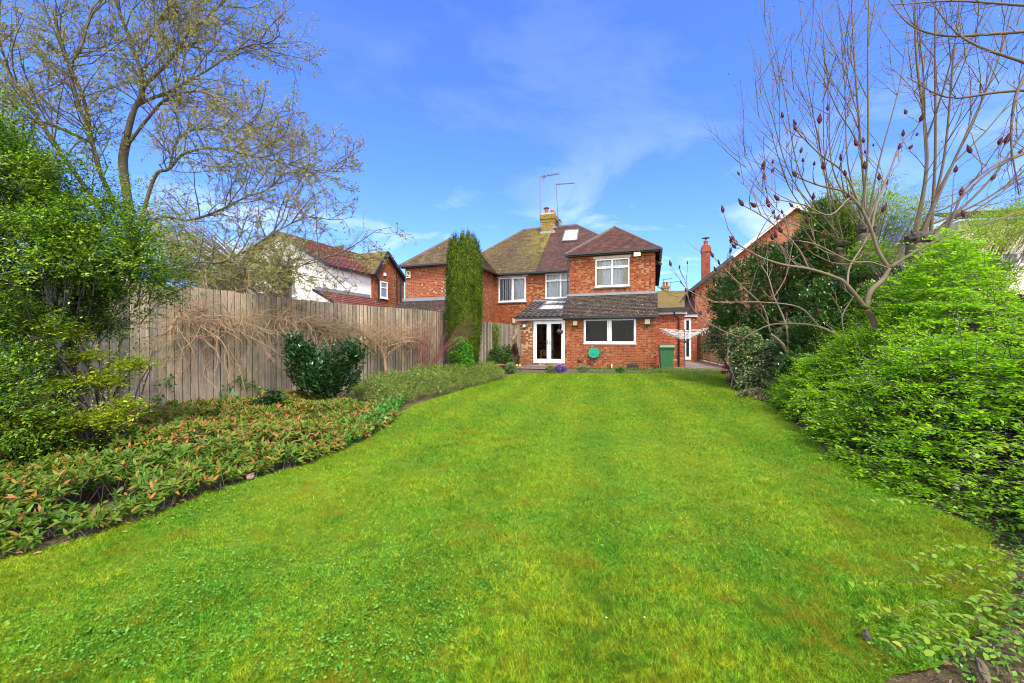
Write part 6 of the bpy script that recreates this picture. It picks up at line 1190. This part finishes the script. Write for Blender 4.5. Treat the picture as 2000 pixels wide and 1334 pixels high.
shrub('ivy', 'variegated ivy covered bush spilling to the lawn edge under the slender sumac', (5.9, 10.6), [(at(1475, 700, 10.8), (.6, .5, .5)), (at(1500, 745, 10.2), (.55, .45, .32)), (at(1465, 755, 10.3), (.3, .3, .25)), (at(1540, 700, 10.2), (.6, .5, .55)), (at(1455, 665, 11), (.42, .4, .4))], 3000, .075, leafmat('ivy_varieg', [(.03, .10, .03), (.07, .17, .05), (.2, .28, .12), (.45, .48, .3), (.05, .12, .04)], .2, .4, .5, nscale=3), k=5, spray=.16, wr=.8, upb=0, seed=21, inner=.6, stem=bark)
shrub('ground_ivy', 'low brownish ivy at the foot of the variegated bush', (5.6, 9.3), [(at(1475, 775, 9.2), (.45, .4, .14)), (at(1500, 790, 8.6), (.4, .4, .12)), (at(1440, 745, 11.5), (.3, .4, .12))], 900, .05, leafmat('ivy_brown', [(.05, .1, .03), (.12, .16, .06), (.22, .14, .08), (.35, .3, .18)], .2, .5), k=5, spray=.12, wr=.7, seed=22, cat='plant', nst=5)
shrub('evergreen_bush', 'dark green bush behind the knotted sumac tree', (7.2, 9.0), [(at(1600, 660, 9), (.8, .7, .6)), (at(1640, 600, 9.2), (.8, .7, .6)), (at(1700, 560, 9.4), (.7, .6, .6)), (at(1760, 560, 9.2), (.8, .6, .45)), (at(1570, 720, 8.6), (.5, .5, .4))], 3300, .08, lau2, k=7, spray=.2, wr=.5, seed=23, inner=.6, jit=.45)
bam = leafmat('bamboo_leaf', [(.09, .19, .015), (.17, .30, .02), (.28, .4, .04), (.4, .45, .06)], .45, .5)
shrub('bamboo', 'airy light green bamboo rising behind the pollarded trees', (8.8, 10.4), [(at(1690, 410, 11), (1.0, .8, 1.3)), (at(1650, 480, 11), (.9, .7, 1.0)), (at(1740, 440, 11), (.9, .7, 1.1)), (at(1800, 430, 10.5), (.7, .6, .8)), (at(1610, 440, 11.5), (.8, .6, .8)), (at(1640, 400, 11.5), (.7, .6, .7))], 3600, .11, bam, k=6, spray=.3, wr=.16, seed=24, inner=.1, nst=40, amp=.3, upb=.2, stem=bark_lime)
shrub('conifer', 'feathery yellow green conifer at the far right edge below the sky', (12.4, 11.2), [(at(1960, 440, 11), (.9, .7, .6)), (at(2040, 430, 11), (1.2, .9, .8)), (at(1900, 470, 10.6), (.8, .6, .4)), (at(1850, 500, 10.4), (.7, .6, .4))], 2100, .10, bam, k=8, spray=.32, wr=.18, seed=25, inner=.3, amp=.3, upb=.1, stem=bark_lime)
shrub('evergreen_bush', 'leafy green bush filling the gap under the thick pollarded tree', (8.0, 7.6), [(at(1830, 545, 7.6), (.8, .5, .4)), (at(1760, 580, 7.6), (.7, .5, .4)), (at(1900, 540, 7.4), (.7, .5, .3)), (at(1700, 500, 8.6), (.45, .35, .3)), (at(1845, 510, 8), (.4, .3, .3))], 2100, .06, leafmat('mixed_leaf', [(.04, .13, .02), (.09, .22, .03), (.2, .34, .04), (.3, .42, .06)], .3, .4), k=7, spray=.18, wr=.5, seed=26, inner=.5)
shrub('heather', 'small dark red leaved plant in a pot at the end of the paving', (8.15, 15.5), [(at(1421, 716, 15.3), (.2, .15, .09))], 160, .03, leafmat('heather_leaf', [(.2, .03, .05), (.3, .06, .08), (.1, .02, .03)], .2, .6, nmix=0), k=6, spray=.08, seed=27, nst=4, cat='plant')
# ================================================================ GARDEN OBJECTS
def hobj(name, u, v, z=0, rz=0):
    p = H.W(u, v, z); return empty(name, p, -H.a+rz)
# hose reel
uu, zz = H.pv(1160, 689, -.12); hr = hobj('hose_reel', uu, 0, zz); tag(hr, 'round green hose reel mounted on the brick wall under the window', 'hose reel')
m = MB()
def disc(m, r, y0, y1, n=28, lob=0.0):
    a = [(r*(1+lob*math.cos(8*2*math.pi*i/n))*math.cos(2*math.pi*i/n), y0, r*(1+lob*math.cos(8*2*math.pi*i/n))*math.sin(2*math.pi*i/n)) for i in range(n)]; m.prism(a[::-1], (0, y1-y0, 0))
disc(m, .235, -.2, -.17, 48, .015); disc(m, .235, -.06, -.03, 48, .015); m.build('reel', M['teal'], hr)
m = MB(); disc(m, .19, -.168, -.062); m.build('hose', plain('hose_green', (.02, .2, .13), .5), hr)
m = MB(); disc(m, .06, -.23, -.201, 16); m.build('hub', M['teal'], hr); m = MB()
for i in range(8): a = i*math.pi/4; m.lathe((0, 0, 0), [(0, 0)], 3) if 0 else m.box(.15*math.cos(a)-.02, .15*math.cos(a)+.02, -.208, -.201, .15*math.sin(a)-.02, .15*math.sin(a)+.02)
m.build('spokes', plain('reel_dark', (0, .2, .12), .5), hr); MB().box(-.05, .05, -.03, -.004, -.28, .28).build('bracket', M['black'], hr)
MB().tube(catmull([(.2, -.1, 0), (.35, -.06, .05), (.42, -.03, .18), (.4, -.02, .1), (.36, -.03, -.05), (.1, -.08, -.25), (-.02, -.07, -.42)], 5), .011, 5).build('tail_hose', bpy.data.materials['hose_green'], hr)
# wheelie bin
wb = P(1301, 721, 16.9); bn = empty('wheelie_bin', (wb.x, wb.y, .015), math.radians(-14)); tag(bn, 'green wheelie bin standing beside the brick wall', 'bin')
m = MB(); hh = .98; b0 = [(-.21, -.26), (.21, -.26), (.21, .24), (-.21, .24)]; b1_ = [(-.28, -.34), (.28, -.34), (.28, .32), (-.28, .32)]
V0 = [(x, y, .04) for x, y in b0]; V1 = [(x, y, hh) for x, y in b1_]; m.poly(V0[::-1]); 
for i in range(4): j = (i+1) % 4; m.poly([V0[i], V0[j], V1[j], V1[i]])
m.box(-.295, .295, -.36, .34, hh-.05, hh); m.build('bin_body', M['green_bin'], bn)
m = MB(); L0 = [(-.31, -.4, hh+.003), (.31, -.4, hh+.003), (.31, .36, hh+.003), (-.31, .36, hh+.003)]; L1 = [(-.27, -.35, hh+.09), (.27, -.35, hh+.09), (.27, .3, hh+.11), (-.27, .3, hh+.11)]; m.poly(L1)
for i in range(4): j = (i+1) % 4; m.poly([L0[i], L0[j], L1[j], L1[i]])
m.poly(L0[::-1]); m.build('lid', M['green_bin'], bn)
for s in (-1, 1):
    wv_ = MB(); w_ = [(s*.27, .22+.1*math.cos(a*math.pi/9), .1+.1*math.sin(a*math.pi/9)) for a in range(18)]; wv_.prism(w_ if s < 0 else w_[::-1], (s*.06, 0, 0)); wo = wv_.build('wheel', M['black'], bn)
    w2 = [(s*.331, .22+.045*math.cos(a*math.pi/6), .1+.045*math.sin(a*math.pi/6)) for a in range(12)]; MB().prism(w2 if s < 0 else w2[::-1], (s*.01, 0, 0)).build('hub_cap', M['steel'], wo)
MB().tube([(-.2, .4, hh), (.2, .4, hh)], .02, 6).bar((-.2, .33, hh), (-.2, .41, hh), .03).bar((.2, .33, hh), (.2, .41, hh), .03).build('handle', M['green_bin'], bn)
# front wheel seen at the lower left corner of the bin
# rotary airer
ap = P(1337.5, 722, 17.4); ra = empty('rotary_airer', (ap.x, ap.y, .015), math.radians(20)); tag(ra, 'rotary clothes airer with slack white lines on the side patio', 'clothes airer')
hubz = P(1337, 668, 17.4).z; topz = P(1284, 643, 17.4).z; R_ = 1.32
MB().tube([(0, 0, 0), (0, 0, hubz+.05)], .02, 8).build('pole', M['steel'], ra); MB().tube([(0, 0, hubz-.05), (0, 0, topz-.02)], .024, 8).lathe((0, 0, hubz-.06), [(.03, 0), (.05, .03), (.05, .09), (.03, .12)], 10).build('hub', M['black'], ra)
for k in range(4):
    a = k*math.pi/2; c, s = math.cos(a), math.sin(a); MB().tube([(.03*c, .03*s, hubz), (R_*c, R_*s, topz)], .013, 6).tube([(.03*c, .03*s, topz-.1), (R_*.4*c, R_*.4*s, hubz+(topz-hubz)*.42)], .008, 5).build('arm', M['steel'], ra)
m = MB()
for j in range(9):
    f = .28+.72*j/8; z = hubz+(topz-hubz)*f
    for k in range(4):
        a, b = k*math.pi/2, (k+1)*math.pi/2; p0 = Vector((R_*f*math.cos(a), R_*f*math.sin(a), z)); p1 = Vector((R_*f*math.cos(b), R_*f*math.sin(b), z)); m.tube([p0.lerp(p1, t/6)-Vector((0, 0, .09*f*math.sin(math.pi*t/6)*rd.uniform(.6, 1.3))) for t in range(7)], .0065, 4, False)
m.build('washing_lines', plain('line_white', (.75, .77, .78), .5), ra)
pg = plain('peg_mix', (.5, .62, .6), .5, var=.5); pm_ = MB().box(-.008, .008, -.008, .008, -.05, .03); pk_ = None
for i in range(14):
    f = rd.uniform(.5, 1); a = rd.uniform(0, 6.28); 
    if pk_ is None: pk_ = pm_.build('peg', pg, ra); q = pk_
    else: q = pk_.copy(); link(q); q.parent = ra
    q.location = (R_*f*.8*math.cos(a), R_*f*.8*math.sin(a), hubz+(topz-hubz)*f-.06)
# hanging basket
uu, zz = H.pv(1094, 648, -.3); hb = hobj('hanging_basket', uu, -.3, zz); tag(hb, 'dark hanging basket with sparse pale plant beside the french doors', 'hanging basket')
MB().lathe((0, 0, 0), [(.0, -.13), (.08, -.11), (.14, -.04), (.16, .02), (.14, .02), (.0, 0)], 16).build('basket', plain('coir', (.05, .035, .03), .9), hb, True)
m = MB()
for k in range(3): a = k*2.09; m.tube([(.15*math.cos(a), .15*math.sin(a), .02), (0, 0, .36)], .004, 4)
m.build('chain', M['black'], hb); MB().tube([(0, 0, .36), (0, .1, .42), (0, .28, .42), (0, .295, .2)], .008, 5).build('bracket', M['black'], hb)
npmesh('plant', rosetteV(R, R.normal(0, .07, (26, 3))*np.array([1, 1, .3])+np.array([[0, 0, .03]]), R.normal(0, .6, (26, 3))+np.array([[0, 0, 1.]]), 5, np.full(26, .07), .3), 4, leafmat('basket_leaf', [(.3, .3, .25), (.12, .16, .06)], .2, .6), hb)
# pots
def pot(label, p, r, h, mat, tilt=None, name='plant_pot'):
    m = MB().lathe((0, 0, 0), [(0, .004), (r*.7, .004), (r*.95, h*.85), (r*1.08, h*.85), (r*1.08, h), (r*.95, h), (r*.88, h*.8), (0, h*.78)], 20); o = m.build(name, mat, None, True); o.location = p
    if tilt: o.rotation_euler = tilt
    tag(o, label, 'plant pot'); return o
g = G(1418, 728); pot('red pot holding the dark leaved plant near the lattice fence', (8.14, 15.5, 0), .14, .13, plain('pot_red', (.33, .06, .05), .6))
g = P(977, 713, 15.9); pot('terracotta pot half hidden in plants below the dark ivy', (g.x, g.y, .12), .17, .22, plain('pot_brick', (.33, .09, .06), .8))
g = P(1443, 729, 12.9); pw = pot('white plastic pot with dark drain hole lying on its side by the ivy', (g.x+.05, g.y+.3, .2), .2, .34, plain('pot_white', (.78, .79, .82), .5, var=.04), (math.radians(78), 0, math.radians(-15)))
# its base faces the camera: dark drain hole and moulded ring
m = MB().lathe((0, 0, -.001), [(0, .004), (.028, .004), (.028, .0), (0, .0)], 14); m.build('drain_hole', M['black'], pw)
